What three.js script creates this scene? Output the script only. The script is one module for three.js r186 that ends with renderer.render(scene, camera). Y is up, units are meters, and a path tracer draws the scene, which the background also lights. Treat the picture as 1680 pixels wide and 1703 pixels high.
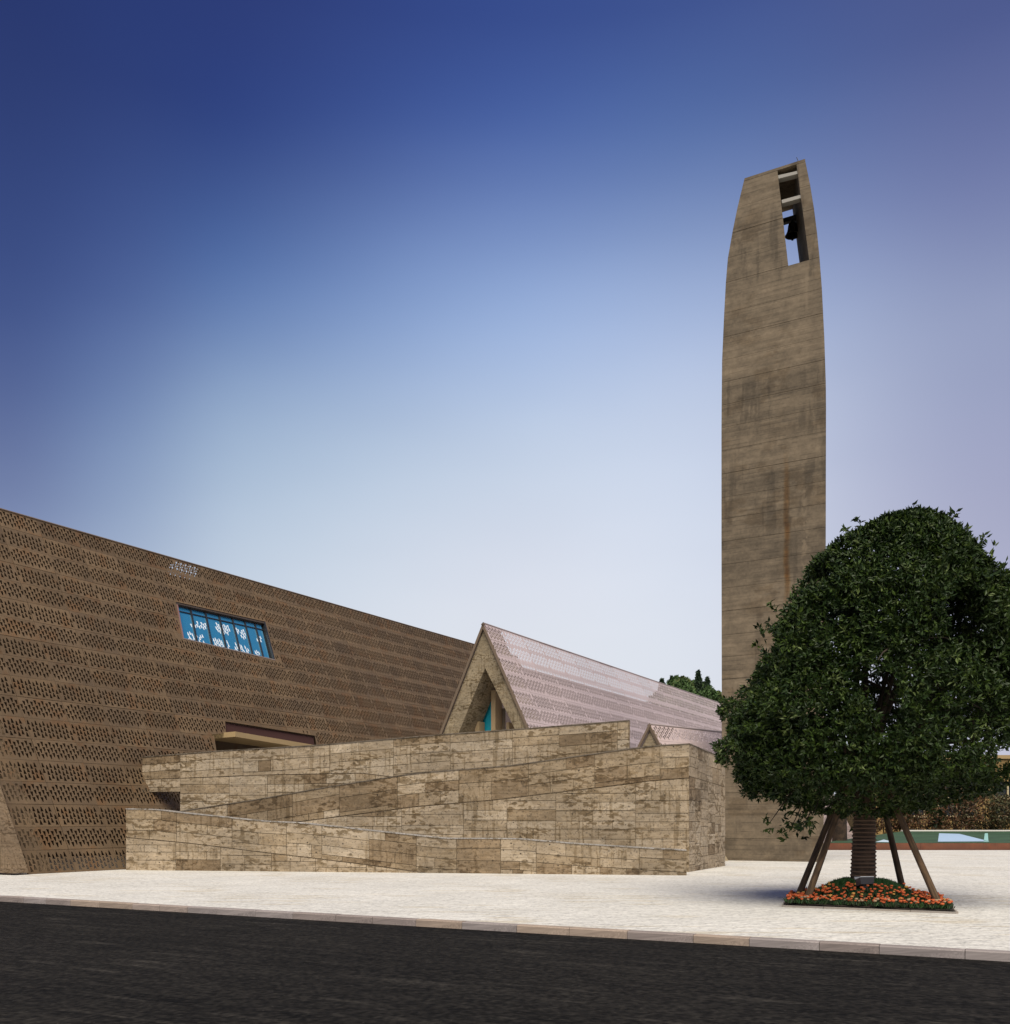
import * as THREE from 'three';
import { mergeGeometries } from 'three/addons/utils/BufferGeometryUtils.js';

// ───────────────────────── camera, sky, sun, exposure ─────────────────────────
const F = 1600, CX = 840, HY = 1373, CH = 1.6, PL = 0.105;   // focal length and horizon in photo pixels, eye height, plaza level
const scene = new THREE.Scene();
const camera = new THREE.PerspectiveCamera(2 * Math.atan(HY / F) * 180 / Math.PI, 1680 / (2 * HY), 0.1, 3000);
camera.position.set(0, CH, 0);
camera.lookAt(0, CH, -10);
camera.setViewOffset(1680, 2 * HY, 0, 0, 1680, 1703);
camera.updateProjectionMatrix();
scene.add(camera);

const EXPO = 1.25;
const renderer = new THREE.WebGLRenderer({ antialias: true });
renderer.toneMapping = THREE.LinearToneMapping;
renderer.toneMappingExposure = EXPO;
renderer.shadowMap.enabled = true;

function rng(seed) { let a = seed >>> 0; return () => { a = (a + 0x6D2B79F5) | 0; let t = Math.imul(a ^ (a >>> 15), 1 | a); t = (t + Math.imul(t ^ (t >>> 7), 61 | t)) ^ t; return ((t ^ (t >>> 14)) >>> 0) / 4294967296; }; }
const lin = v => { v /= 255; return v <= 0.04045 ? v / 12.92 : Math.pow((v + 0.055) / 1.055, 2.4); };
const clamp = (x, a = 0, b = 1) => Math.min(b, Math.max(a, x));
const mix = (a, b, t) => a + (b - a) * t;
const smooth = (a, b, x) => { const t = clamp((x - a) / (b - a)); return t * t * (3 - 2 * t); };
// periodic value noise, period p cells
function hash(ix, iy, s) { let h = Math.imul(ix, 374761393) + Math.imul(iy, 668265263) + Math.imul(s, 2246822519) | 0; h = Math.imul(h ^ (h >>> 13), 1274126177); return ((h ^ (h >>> 16)) >>> 0) / 4294967296; }
function vnoise(x, y, px, py, s) {
  const x0 = Math.floor(x), y0 = Math.floor(y), fx = x - x0, fy = y - y0;
  const u = fx * fx * (3 - 2 * fx), v = fy * fy * (3 - 2 * fy);
  const a = ((x0 % px) + px) % px, b = (a + 1) % px, c = ((y0 % py) + py) % py, d = (c + 1) % py;
  return mix(mix(hash(a, c, s), hash(b, c, s), u), mix(hash(a, d, s), hash(b, d, s), u), v);
}
function fbm(u, v, fx, fy, oct, s) { let t = 0, a = 0.5, n = 0; for (let i = 0; i < oct; i++) { t += a * vnoise(u * fx, v * fy, fx, fy, s + i); n += a; a *= 0.5; fx *= 2; fy *= 2; } return t / n; }

{ // the sky: deep blue above, pale haze low down, a little darker to the left
  const cols = [
    { az: -28, s: [[-90, 120, 122, 128], [-1, 178, 188, 208], [9, 158, 172, 202], [18.2, 107, 122, 163], [25.4, 68, 86, 138], [37, 42, 57, 110], [60, 34, 47, 98], [90, 32, 44, 94]] },
    { az: -21.7, s: [[-90, 120, 122, 128], [-1, 198, 205, 220], [10, 178, 191, 212], [19.8, 127, 147, 184], [27, 80, 101, 153], [36, 46, 63, 119], [60, 35, 48, 100], [90, 32, 44, 94]] },
    { az: -15, s: [[-90, 120, 122, 128], [-1, 215, 220, 230], [9, 206, 214, 227], [14, 193, 206, 223], [20.5, 162, 182, 209], [27.7, 103, 129, 178], [34, 59, 80, 138], [40, 45, 61, 119], [60, 36, 50, 104], [90, 33, 46, 98]] },
    { az: 0, s: [[-90, 120, 122, 128], [-1, 225, 228, 234], [8, 221, 226, 234], [14, 215, 221, 234], [21, 190, 204, 226], [28, 148, 171, 213], [35, 86, 110, 169], [40, 55, 76, 139], [60, 40, 57, 116], [90, 34, 48, 100]] },
    { az: 12, s: [[-90, 120, 122, 128], [-1, 224, 227, 233], [8, 219, 224, 234], [14, 212, 219, 234], [22.4, 191, 203, 227], [28, 157, 175, 212], [34.5, 98, 121, 173], [40, 64, 84, 143], [60, 43, 59, 118], [90, 34, 48, 100]] },
    { az: 28, s: [[-90, 120, 122, 128], [-1, 196, 197, 211], [16.5, 166, 170, 198], [25.4, 146, 156, 190], [31, 112, 123, 168], [37, 79, 92, 144], [60, 48, 62, 120], [90, 35, 48, 100]] },
  ];
  for (const c of cols) for (const r of c.s) for (let i = 1; i < 4; i++) r[i] = lin(r[i]);
  const at = (c, el) => {
    const s = c.s; let i = 0; while (i < s.length - 2 && el > s[i + 1][0]) i++;
    const t = clamp((el - s[i][0]) / (s[i + 1][0] - s[i][0]));
    return [1, 2, 3].map(k => {       // Catmull-Rom, so that no kink shows in the gradient
      const p0 = s[Math.max(0, i - 1)][k], p1 = s[i][k], p2 = s[i + 1][k], p3 = s[Math.min(s.length - 1, i + 2)][k];
      const v = 0.5 * (2 * p1 + (p2 - p0) * t + (2 * p0 - 5 * p1 + 4 * p2 - p3) * t * t + (3 * p1 - p0 - 3 * p2 + p3) * t * t * t);
      return clamp(v, Math.min(p1, p2) * 0.9, Math.max(p1, p2) * 1.05);
    });
  };
  const W = 1024, H = 512, d = new Float32Array(W * H * 4);
  for (let j = 0; j < H; j++) for (let i = 0; i < W; i++) {
    const el = (0.5 - (j + 0.5) / H) * -180;                // row 0 is the bottom of the sky
    let az = ((i + 0.5) / W) * 360 - 90; if (az > 180) az -= 360;   // column 256 looks along -z... set below
    let c;
    const a = az;
    let k = 0;
    const last = cols[cols.length - 1];
    if (a <= cols[0].az || a >= last.az) {
      // round the back: from the right edge's sky to the left edge's sky
      const t = a >= last.az ? (a - 28) / 304 : (a + 360 - 28) / 304;
      const A = at(last, el), B = at(cols[0], el), m = t * t * (3 - 2 * t);
      c = A.map((v, q) => mix(v, B[q], m));
    } else {
      while (a > cols[k + 1].az) k++;
      const h = cols[k + 1].az - cols[k].az, t = (a - cols[k].az) / h, n = cols.length - 1;
      const A = at(cols[k], el), B = at(cols[k + 1], el), A0 = at(cols[Math.max(0, k - 1)], el), B1 = at(cols[Math.min(n, k + 2)], el);
      const t2 = t * t, t3 = t2 * t;
      c = A.map((v, q) => {         // cubic Hermite across the columns
        const mA = k > 0 ? (B[q] - A0[q]) / (cols[k + 1].az - cols[k - 1].az) * h : 0, mB = k + 2 <= n ? (B1[q] - v) / (cols[k + 2].az - cols[k].az) * h : 0;
        return (2 * t3 - 3 * t2 + 1) * v + (t3 - 2 * t2 + t) * mA + (-2 * t3 + 3 * t2) * B[q] + (t3 - t2) * mB;
      });
    }
    const wisp = (fbm(i / W + 0.03 * fbm(i / W, j / H, 8, 8, 3, 77), j / H * 1.0, 10, 16, 5, 5) - 0.5) * 0.2 * smooth(0, 6, el);
    const o = (j * W + i) * 4;
    d[o] = c[0] * (1 + wisp * 1.1) / EXPO; d[o + 1] = c[1] * (1 + wisp) / EXPO; d[o + 2] = c[2] * (1 + wisp * 0.7) / EXPO; d[o + 3] = 1;
  }
  const sky = new THREE.DataTexture(d, W, H, THREE.RGBAFormat, THREE.FloatType);
  sky.mapping = THREE.EquirectangularReflectionMapping; sky.magFilter = THREE.LinearFilter; sky.minFilter = THREE.LinearFilter; sky.needsUpdate = true;
  scene.background = sky; scene.environment = sky;
}
const sun = new THREE.DirectionalLight(new THREE.Color(1, 0.93, 0.80), 4.0);
sun.position.set(2, 80, 60); sun.target.position.set(0, 0, -30);
sun.position.add(sun.target.position);
sun.castShadow = true; sun.shadow.radius = 95; sun.shadow.mapSize.set(2048, 2048);
Object.assign(sun.shadow.camera, { left: -70, right: 70, top: 70, bottom: -70, near: 1, far: 260 });
scene.add(sun, sun.target);

// ───────────────────────── helpers ─────────────────────────
const V = (x, y, z) => new THREE.Vector3(x, y, z);
const P = (px, py, Z) => V((px - CX) / F * Z, CH + (HY - py) / F * Z, -Z);       // a photo pixel at depth Z
const groundZ = (py, level = PL) => F * (CH - level) / (py - HY);
const taken = {};
function numbered(n) { taken[n] = (taken[n] ?? -1) + 1; return taken[n] ? n + '_' + String(taken[n]).padStart(3, '0') : n; }
function mesh(name, geo, mat, parent) { const m = new THREE.Mesh(geo, mat); m.name = name; m.castShadow = m.receiveShadow = true; if (parent) parent.add(m); return m; }
function tag(o, label, category, group) { o.userData.label = label; o.userData.category = category; if (group) o.userData.group = group; return o; }
function thing(name, label, category, pos = [0, 0, 0], group) { const g = new THREE.Group(); g.name = numbered(name); g.position.set(...pos); scene.add(g); return tag(g, label, category, group); }
function structure(name, geo, mat) { const m = mesh(name, geo, mat, scene); m.userData.kind = 'structure'; return m; }
const stuff = m => { m.userData.kind = 'stuff'; return m; };
function geoFrom(pos, uv, col) {
  const g = new THREE.BufferGeometry();
  g.setAttribute('position', new THREE.Float32BufferAttribute(pos, 3));
  g.setAttribute('uv', new THREE.Float32BufferAttribute(uv ?? new Float32Array(pos.length / 3 * 2), 2));
  if (col) g.setAttribute('color', new THREE.Float32BufferAttribute(col, 3));
  g.computeVertexNormals();
  return g;
}
// a straight prism on a polygon in x, y from z0 (back) to z1 (front); uv in metres times us
function prism(pts, z0, z1, { holes = [], us = 0.25, uo = [0, 0], back = true } = {}) {
  const C = pts.map(p => new THREE.Vector2(p[0], p[1]));
  if (THREE.ShapeUtils.isClockWise(C)) C.reverse();
  const Hs = holes.map(h => { const q = h.map(p => new THREE.Vector2(p[0], p[1])); if (!THREE.ShapeUtils.isClockWise(q)) q.reverse(); return q; });
  const all = [C, ...Hs].flat(), tri = THREE.ShapeUtils.triangulateShape(C, Hs);
  const pos = [], uv = [];
  const put = (x, y, z, u, v) => { pos.push(x, y, z); uv.push(u * us + uo[0], v * us + uo[1]); };
  for (const t of tri) {
    for (const k of t) put(all[k].x, all[k].y, z1, all[k].x, all[k].y);
    if (back) for (const k of [t[0], t[2], t[1]]) put(all[k].x, all[k].y, z0, all[k].x, all[k].y);
  }
  for (const ring of [C, ...Hs]) for (let i = 0; i < ring.length; i++) {
    const a = ring[i], b = ring[(i + 1) % ring.length], horiz = Math.abs(b.x - a.x) > Math.abs(b.y - a.y);
    const q = (p, z) => horiz ? put(p.x, p.y, z, p.x, z) : put(p.x, p.y, z, z, p.y);
    q(a, z0); q(b, z0); q(b, z1); q(a, z0); q(b, z1); q(a, z1);
  }
  return geoFrom(pos, uv);
}
function mapGeo(g, fn) { const p = g.attributes.position, v = V(0, 0, 0); for (let i = 0; i < p.count; i++) { v.fromBufferAttribute(p, i); fn(v); p.setXYZ(i, v.x, v.y, v.z); } g.computeVertexNormals(); return g; }
// a plan line through photo points: local x along it, local z towards the viewer
function planLine(X0, Z0, X1, Z1) {
  const L = Math.hypot(X1 - X0, Z1 - Z0), dx = (X1 - X0) / L, dz = (Z1 - Z0) / L;
  return { X0, Z0, dx, dz, L, turn: Math.atan2(dz, dx),
    off(d) { return planLine(X0 - dz * d, Z0 + dx * d, X1 - dz * d, Z1 + dx * d); },       // the same line d metres further back
    hit(px, py) { const k = (px - CX) / F, s = (k * Z0 - X0) / (dx - k * dz), Z = Z0 + dz * s; return [s, CH + (HY - py) / F * Z]; } };
}
const lineFn = pts => x => { let i = 0; while (i < pts.length - 2 && x > pts[i + 1][0]) i++; const [a, b] = [pts[i], pts[i + 1]]; return mix(a[1], b[1], (x - a[0]) / (b[0] - a[0])); };
const lineFnC = pts => { const f = lineFn(pts); return x => f(clamp(x, pts[0][0], pts[pts.length - 1][0])); };
function tubeAlong(pts, r0, r1, seg = 8, n = 10) {          // tapered tube
  const c = new THREE.CatmullRomCurve3(pts), fr = c.computeFrenetFrames(n, false), pos = [], uv = [];
  const ring = []; for (let i = 0; i <= n; i++) { const p = c.getPointAt(i / n), r = mix(r0, r1, i / n); ring.push([...Array(seg + 1)].map((_, j) => { const a = j / seg * 2 * Math.PI; return p.clone().addScaledVector(fr.normals[i], Math.cos(a) * r).addScaledVector(fr.binormals[i], Math.sin(a) * r); })); }
  const len = c.getLength(), nor = [];
  for (let i = 0; i < n; i++) for (let j = 0; j < seg; j++) for (const [a, b] of [[0, 0], [0, 1], [1, 1], [0, 0], [1, 1], [1, 0]]) {
    const q = ring[i + a][j + b], ctr = c.getPointAt((i + a) / n), nn = q.clone().sub(ctr).normalize(); pos.push(q.x, q.y, q.z); nor.push(nn.x, nn.y, nn.z); uv.push((j + b) / seg, (i + a) / n * len); }
  const g = geoFrom(pos, uv); g.setAttribute('normal', new THREE.Float32BufferAttribute(nor, 3)); return g;
}

// ───────────────────────── textures and materials ─────────────────────────
function texture(w, h, fn, { srgb = true, repeat = true } = {}) {
  const d = new Uint8Array(w * h * 4);
  for (let j = 0; j < h; j++) for (let i = 0; i < w; i++) { const c = fn((i + 0.5) / w, (j + 0.5) / h, i, j), o = (j * w + i) * 4; for (let k = 0; k < 3; k++) d[o + k] = clamp(c[k]) * 255; d[o + 3] = 255; }
  const t = new THREE.DataTexture(d, w, h); t.magFilter = THREE.LinearFilter; t.minFilter = THREE.LinearMipmapLinearFilter; t.generateMipmaps = true;
  if (srgb) t.colorSpace = THREE.SRGBColorSpace; if (repeat) t.wrapS = t.wrapT = THREE.RepeatWrapping; t.needsUpdate = true; return t;
}
const grey = v => [v, v, v];
// board-marked concrete, one tile is 4 m: blotches, damp stains, fine board grain, blow holes
const pits = rng(91), pitList = [...Array(260)].map(() => [pits(), pits(), 0.0012 + 0.0035 * pits() * pits()]);
const pitGrid = new Map(); for (const p of pitList) { const k = Math.floor(p[0] * 16) + 16 * Math.floor(p[1] * 16); (pitGrid.get(k) ?? pitGrid.set(k, []).get(k)).push(p); }
const pitAt = (u, v) => { for (const p of pitGrid.get(Math.floor(u * 16) + 16 * Math.floor(v * 16)) ?? []) { const d = Math.hypot(u - p[0], v - p[1]); if (d < p[2]) return 1; } return 0; };
const boardY = []; { const r = rng(17); for (let y = 0; y < 1;) { boardY.push(y); y += 0.028 + 0.03 * r(); } }
const seamAt = (u, v) => { let m = 0; for (const y of boardY) { const d = Math.abs(v - y - 0.0012 * (vnoise(u * 20, y * 100, 20, 4096, 9) - 0.5)); if (d < 0.0016) m = Math.max(m, 1 - d / 0.0016); } return m; };
const concreteMap = texture(1024, 1024, (u, v) => {
  const big = fbm(u, v, 4, 7, 5, 11), wu = u + 0.012 * (fbm(u, v, 40, 40, 3, 31) - 0.5), wv = v + 0.012 * (fbm(u, v, 40, 40, 3, 33) - 0.5);
  const area = smooth(0.44, 0.60, fbm(wu, wv, 7, 16, 5, 21)), blot = smooth(0.5, 0.6, fbm(wu, wv, 40, 90, 6, 23)), stain = blot * (0.25 + 0.75 * area);
  const fine = fbm(u, v, 90, 190, 3, 41), drip = smooth(0.54, 0.72, fbm(wu, v, 90, 7, 5, 51)) * smooth(0.45, 0.6, fbm(u, v, 6, 7, 3, 61));
  const grainRow = fbm(u, v, 3, 150, 2, 71), pale = smooth(0.56, 0.68, fbm(wu, wv, 30, 70, 5, 81)), speck = smooth(0.66, 0.74, fbm(u, v, 150, 150, 2, 91));
  const seam = seamAt(u, v) * smooth(0.40, 0.55, fbm(u, v, 14, 60, 3, 95));
  let b = 0.86 + 0.34 * (big - 0.5) + 0.10 * (fine - 0.5) + 0.10 * (grainRow - 0.5) + 0.06 * pale;
  b *= 1 - 0.28 * stain; b *= 1 - 0.17 * drip; b *= 1 - 0.30 * seam; b *= 1 - 0.2 * speck; if (pitAt(u, v)) b *= 0.5;
  const w = 0.6 * stain + 0.3 * drip + 0.3 * seam;
  return [b, b * (1 - 0.08 * w), b * (1 - 0.24 * w)];
});
const concreteBump = texture(1024, 1024, (u, v) => grey(0.5 + 0.5 * (fbm(u, v, 4, 130, 2, 71) - 0.5) + 0.5 * (fbm(u, v, 40, 60, 4, 43) - 0.5) - 0.4 * pitAt(u, v)), { srgb: false });
const concrete = (r, g, b) => new THREE.MeshStandardMaterial({ color: new THREE.Color(r, g, b), map: concreteMap, bumpMap: concreteBump, bumpScale: 0.004, roughness: 0.9 });
// tower: one sheet 4.6 m by 30 m: pour bands, thin streaks, a rust run and lime runs
const towerMap = texture(512, 2048, (u, v) => {
  const y = v * 30, x = u * 4.6;
  const wu = u + 0.02 * (fbm(u, v, 24, 160, 3, 103) - 0.5), wv = v + 0.003 * (fbm(u, v, 24, 160, 3, 105) - 0.5);
  const big = fbm(u, v, 2, 12, 3, 101), fine = fbm(u, v, 60, 420, 3, 111), boards = fbm(u, v, 2, 300, 2, 121), mid = fbm(wu, wv, 12, 90, 5, 123);
  const streak = fbm(wu, v, 15, 9, 6, 131), band = vnoise(0.5, y * 1.05, 1, 64, 141);
  const dark = smooth(0.5, 0.66, fbm(wu, wv, 7, 70, 6, 151)) * smooth(0.4, 0.6, fbm(u, v, 2, 16, 3, 153)) * 0.10, damp = smooth(0.54, 0.7, streak) * smooth(0.42, 0.6, fbm(u, v, 3, 14, 3, 155)) * 0.15;
  let b = 0.80 + 0.10 * (big - 0.5) + 0.14 * (fine - 0.5) + 0.18 * (boards - 0.5) + 0.12 * (band - 0.5) + 0.24 * (mid - 0.5); b *= 1 - dark; b *= 1 - damp; { const k = (y * 5.2) % 1, q = Math.min(k, 1 - k); b *= 1 - 0.16 * smooth(0.10, 0.02, q) * smooth(0.4, 0.6, fbm(u, v, 9, 150, 3, 157)); }
  let c = [b, b * (1 - 0.04 * dark * 5), b * (1 - 0.1 * dark * 5)];
  const wob = 0.06 * (fbm(0.5, v, 1, 60, 3, 161) - 0.5), rust = smooth(0.17, 0.02, Math.abs(x - 2.76 + wob * 2)) * smooth(10.5, 12, y) * smooth(17.6, 15, y) * (0.4 + 0.6 * fbm(u, v, 30, 90, 3, 171));
  c = [c[0] * (1 - 0.10 * rust), c[1] * (1 - 0.30 * rust), c[2] * (1 - 0.58 * rust)];
  const lime = smooth(0.16, 0.03, Math.abs(x - 3.5 + wob * 3)) * smooth(11, 11.8, y) * smooth(16.0, 15.0, y) * smooth(0.42, 0.62, fbm(u, v, 40, 220, 3, 181))
    + smooth(0.09, 0.02, Math.abs(x - 3.55 + wob)) * smooth(22.6, 23.2, y) * smooth(24.9, 24.2, y) * 0.9;
  return c.map(k => mix(k, 0.96, 0.6 * clamp(lime)));
}, { repeat: false });
const towerMat = new THREE.MeshStandardMaterial({ color: new THREE.Color(0.236, 0.180, 0.118), map: towerMap, roughness: 0.92 });
// rust-brown steel sheet, one tile 6 m
const steelMap = texture(512, 512, (u, v) => {
  const a = fbm(u, v, 6, 6, 5, 201), r = smooth(0.55, 0.75, fbm(u, v, 12, 14, 5, 211)), s = fbm(u, v, 90, 12, 3, 221);
  const b = 0.82 + 0.28 * (a - 0.5) + 0.1 * (s - 0.5);
  return [b * (1 + 0.02 * r), b * (1 - 0.05 * r), b * (1 - 0.13 * r)];
});
const steel = (r, g, b, rough = 0.62) => new THREE.MeshStandardMaterial({ color: new THREE.Color(r, g, b), map: steelMap, roughness: rough, metalness: 0, side: THREE.DoubleSide });
const plain = (r, g, b, rough = 0.8, more = {}) => new THREE.MeshStandardMaterial({ color: new THREE.Color(r, g, b), roughness: rough, ...more });
const plazaMap = texture(1024, 1024, (u, v) => {
  const a = fbm(u, v, 5, 5, 5, 301), f = fbm(u, v, 120, 120, 3, 311), s = smooth(0.6, 0.78, fbm(u, v, 5, 26, 5, 321)), g = smooth(0.6, 0.72, fbm(u, v, 160, 160, 2, 331));
  const b = 0.93 + 0.10 * (a - 0.5) + 0.16 * (f - 0.5) - 0.10 * g; return [b * (1 - 0.06 * s), b * (1 - 0.085 * s), b * (1 - 0.13 * s)];
});
const plazaBump = texture(1024, 1024, (u, v) => grey(0.5 * fbm(u, v, 90, 90, 3, 341) + 0.5 * smooth(0.35, 0.7, fbm(u + 0.02 * fbm(u, v, 50, 50, 2, 351), v, 48, 48, 3, 361))), { srgb: false });
const plazaMat = new THREE.MeshStandardMaterial({ color: new THREE.Color(0.72, 0.695, 0.64), map: plazaMap, bumpMap: plazaBump, bumpScale: 0.035, roughness: 0.95 });
const asphaltMap = texture(1024, 1024, (u, v, i, j) => {
  const a = fbm(u, v, 3, 8, 5, 401), st = fbm(u, v, 5, 90, 4, 411), f = fbm(u, v, 200, 200, 2, 421), fleck = hash(i >> 1, j >> 1, 431) > 0.997 ? 1 : 0, dust = smooth(0.6, 0.8, fbm(u, v, 8, 60, 5, 441));
  const b = 0.50 + 0.22 * (a - 0.5) + 0.26 * (st - 0.5) + 0.6 * (f - 0.5) + 0.22 * dust + 0.9 * fleck * hash(i, j, 3);
  return [b, b * 0.985, b * 0.965];
});
const asphaltBump = texture(512, 512, (u, v) => grey(fbm(u, v, 180, 180, 2, 451)), { srgb: false });
const asphalt = new THREE.MeshPhysicalMaterial({ specularIntensity: 0.25, color: new THREE.Color(0.047, 0.043, 0.038), map: asphaltMap, bumpMap: asphaltBump, bumpScale: 0.006, roughness: 0.97 });
const graniteMap = texture(256, 256, (u, v) => { const a = fbm(u, v, 4, 4, 4, 501), f = fbm(u, v, 70, 70, 2, 511); const b = 0.86 + 0.3 * (a - 0.5) + 0.22 * (f - 0.5); return [b, b * 0.985, b * 0.97]; });
const barkMap = texture(256, 512, (u, v) => { const b = 0.7 + 0.6 * (fbm(u, v, 14, 6, 4, 601) - 0.5); return [b, b * 0.95, b * 0.88]; });
const bark = (r, g, b) => new THREE.MeshStandardMaterial({ color: new THREE.Color(r, g, b), map: barkMap, roughness: 0.95 });
const earthMap = texture(512, 512, (u, v) => { const a = fbm(u, v, 6, 6, 6, 701); return [0.75 + 0.4 * (a - 0.5), 0.78 + 0.4 * (a - 0.5), 0.7 + 0.4 * (a - 0.5)]; });

// ───────────────────────── ground, road, plaza, kerb ─────────────────────────
const flat = (pts, y, us) => { // horizontal sheet on plan points (X, Z)
  const tri = THREE.ShapeUtils.triangulateShape(pts.map(p => new THREE.Vector2(p[0], p[1])), []), pos = [], uv = [];
  for (const t of tri) { const q = t.map(k => pts[k]), cw = (q[1][0] - q[0][0]) * (q[2][1] - q[0][1]) - (q[1][1] - q[0][1]) * (q[2][0] - q[0][0]); for (const p of cw > 0 ? q : [q[0], q[2], q[1]]) { pos.push(p[0], y, -p[1]); uv.push(p[0] * us, p[1] * us); } }
  return geoFrom(pos, uv);
};
structure('ground', flat([[-900, -300], [900, -300], [900, 1500], [-900, 1500]], -0.06, 0.05), new THREE.MeshStandardMaterial({ color: new THREE.Color(0.11, 0.11, 0.06), map: earthMap, roughness: 1 }));
const kerbLine = planLine(-10.66, 20.3, 5.93, 11.3);
const onKerb = (s, back = 0) => [kerbLine.X0 + kerbLine.dx * s - kerbLine.dz * back, kerbLine.Z0 + kerbLine.dz * s + kerbLine.dx * back];
{
  const roadGeo = flat([onKerb(-60, 0.02), onKerb(70, 0.02), onKerb(70, -45), onKerb(-60, -45)], 0, 1);
  const p = roadGeo.attributes.position, uv = roadGeo.attributes.uv;      // streaks run along the kerb
  for (let i = 0; i < p.count; i++) { const x = p.getX(i), z = -p.getZ(i); uv.setXY(i, (x * kerbLine.dx + z * kerbLine.dz) / 9, (-x * kerbLine.dz + z * kerbLine.dx) / 9); }
  structure('road', roadGeo, asphalt);
  structure('plaza', flat([onKerb(-60, 0.16), onKerb(70, 0.16), [75, 58.6], [19.4, 58.6], [19.4, 110], [-60, 110]], PL, 1 / 7), plazaMat);
  const bed = structure('kerb', prism([[-60, -0.05], [70, -0.05], [70, 0.06], [-60, 0.06]], -0.155, -0.015), plain(0.12, 0.11, 0.10, 0.95));
  bed.position.set(kerbLine.X0, 0, -kerbLine.Z0); bed.rotation.y = kerbLine.turn;
  const r = rng(7), tones = [[0.40, 0.33, 0.29], [0.36, 0.32, 0.31], [0.44, 0.35, 0.28], [0.33, 0.28, 0.26]].map(c => new THREE.MeshStandardMaterial({ color: new THREE.Color(...c), map: graniteMap, roughness: 0.75 }));
  for (let s = -14; s < 40;) {
    const w = 0.68 + 0.3 * r(), lift = (r() - 0.5) * 0.006, x1 = s + w - 0.008;
    const prof = [[-0.16, -0.04], [0.004 * r(), -0.04], [0, 0.094 + lift], [-0.012, 0.108 + lift], [-0.16, 0.110 + lift]];   // cross-section, front edge eased
    const g = prism(prof, s, x1, { us: 0.8, uo: [r(), r()] });
    mapGeo(g, v => v.set(v.z, v.y, v.x));
    const idx = g.attributes.position.array; for (let i = 0; i < idx.length; i += 9) for (let k = 0; k < 3; k++) { const t = idx[i + 3 + k]; idx[i + 3 + k] = idx[i + 6 + k]; idx[i + 6 + k] = t; } g.computeVertexNormals();
    mesh('kerb_stone', g, tones[Math.floor(r() * 4)], bed); s += w;
  }
}

// ───────────────────────── perforated tents ─────────────────────────
const ROW = 0.84, PW = 1.8;
function holeAt(x, y, up, k = 1) { const a = 0.057, b = 0.019, h = 0.092, s = up ? 1 : -1; return [[x - a, y - h * s], [x + a, y - h * s], [x + b, y + h * s * 0.92], [x - b, y + h * s * 0.92]]; }
// convex polygon minus convex quad -> convex pieces
function clipHalf(poly, a, b, keepLeft) {
  const side = p => ((b[0] - a[0]) * (p[1] - a[1]) - (b[1] - a[1]) * (p[0] - a[0])) * (keepLeft ? 1 : -1), out = [];
  for (let i = 0; i < poly.length; i++) { const p = poly[i], q = poly[(i + 1) % poly.length], sp = side(p), sq = side(q); if (sp >= 0) out.push(p); if (sp * sq < 0) { const t = sp / (sp - sq); out.push([mix(p[0], q[0], t), mix(p[1], q[1], t)]); } }
  return out.length > 2 ? out : null;
}
function minusQuad(poly, quad) { const out = []; let rest = poly; for (let i = 0; i < quad.length && rest; i++) { const a = quad[i], b = quad[(i + 1) % quad.length]; const o = clipHalf(rest, a, b, false); if (o) out.push(o); rest = clipHalf(rest, a, b, true); } return rest && polyArea(rest) > 1e-4 ? out : [poly]; }
const polyArea = p => { let s = 0; for (let i = 0; i < p.length; i++) { const q = p[(i + 1) % p.length]; s += p[i][0] * q[1] - q[0] * p[i][1]; } return s / 2; };
const insideConvex = (poly, p, m) => poly.every((a, i) => { const b = poly[(i + 1) % poly.length], L = Math.hypot(b[0] - a[0], b[1] - a[1]) || 1; return ((b[0] - a[0]) * (p[1] - a[1]) - (b[1] - a[1]) * (p[0] - a[0])) / L > m; });

// slope: origin (plan X, Z at ground), horizontal direction (ux, uz) along the eaves, s = run per metre of rise, slant(a) = slope length at a
function makeSlope({ X0, Z0, ux, uz, s, rows, slant }) {
  const L = Math.hypot(ux, uz), e1 = V(ux / L, 0, -uz / L), nh = V(-uz / L, 0, -ux / L);
  const e2 = V(nh.x * s, 1, nh.z * s).normalize(), e3 = e1.clone().cross(e2).normalize(), O = V(X0, PL, -Z0);
  const scale = a => slant(a) / (rows * ROW);
  const at = (a, B, z) => V(0, 0, 0).addScaledVector(e1, a).addScaledVector(e2, B * scale(a)).addScaledVector(e3, z);   // relative to O
  const hit = (px, py) => { const d = V((px - CX) / F, (HY - py) / F, -1), C = V(0, CH, 0), t = O.clone().sub(C).dot(e3) / d.dot(e3), q = C.addScaledVector(d, t).sub(O), a = q.dot(e1); return [a, q.dot(e2) / scale(a)]; };
  return { e1, e2, e3, nh, O, at, hit, scale, rows };
}
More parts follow.
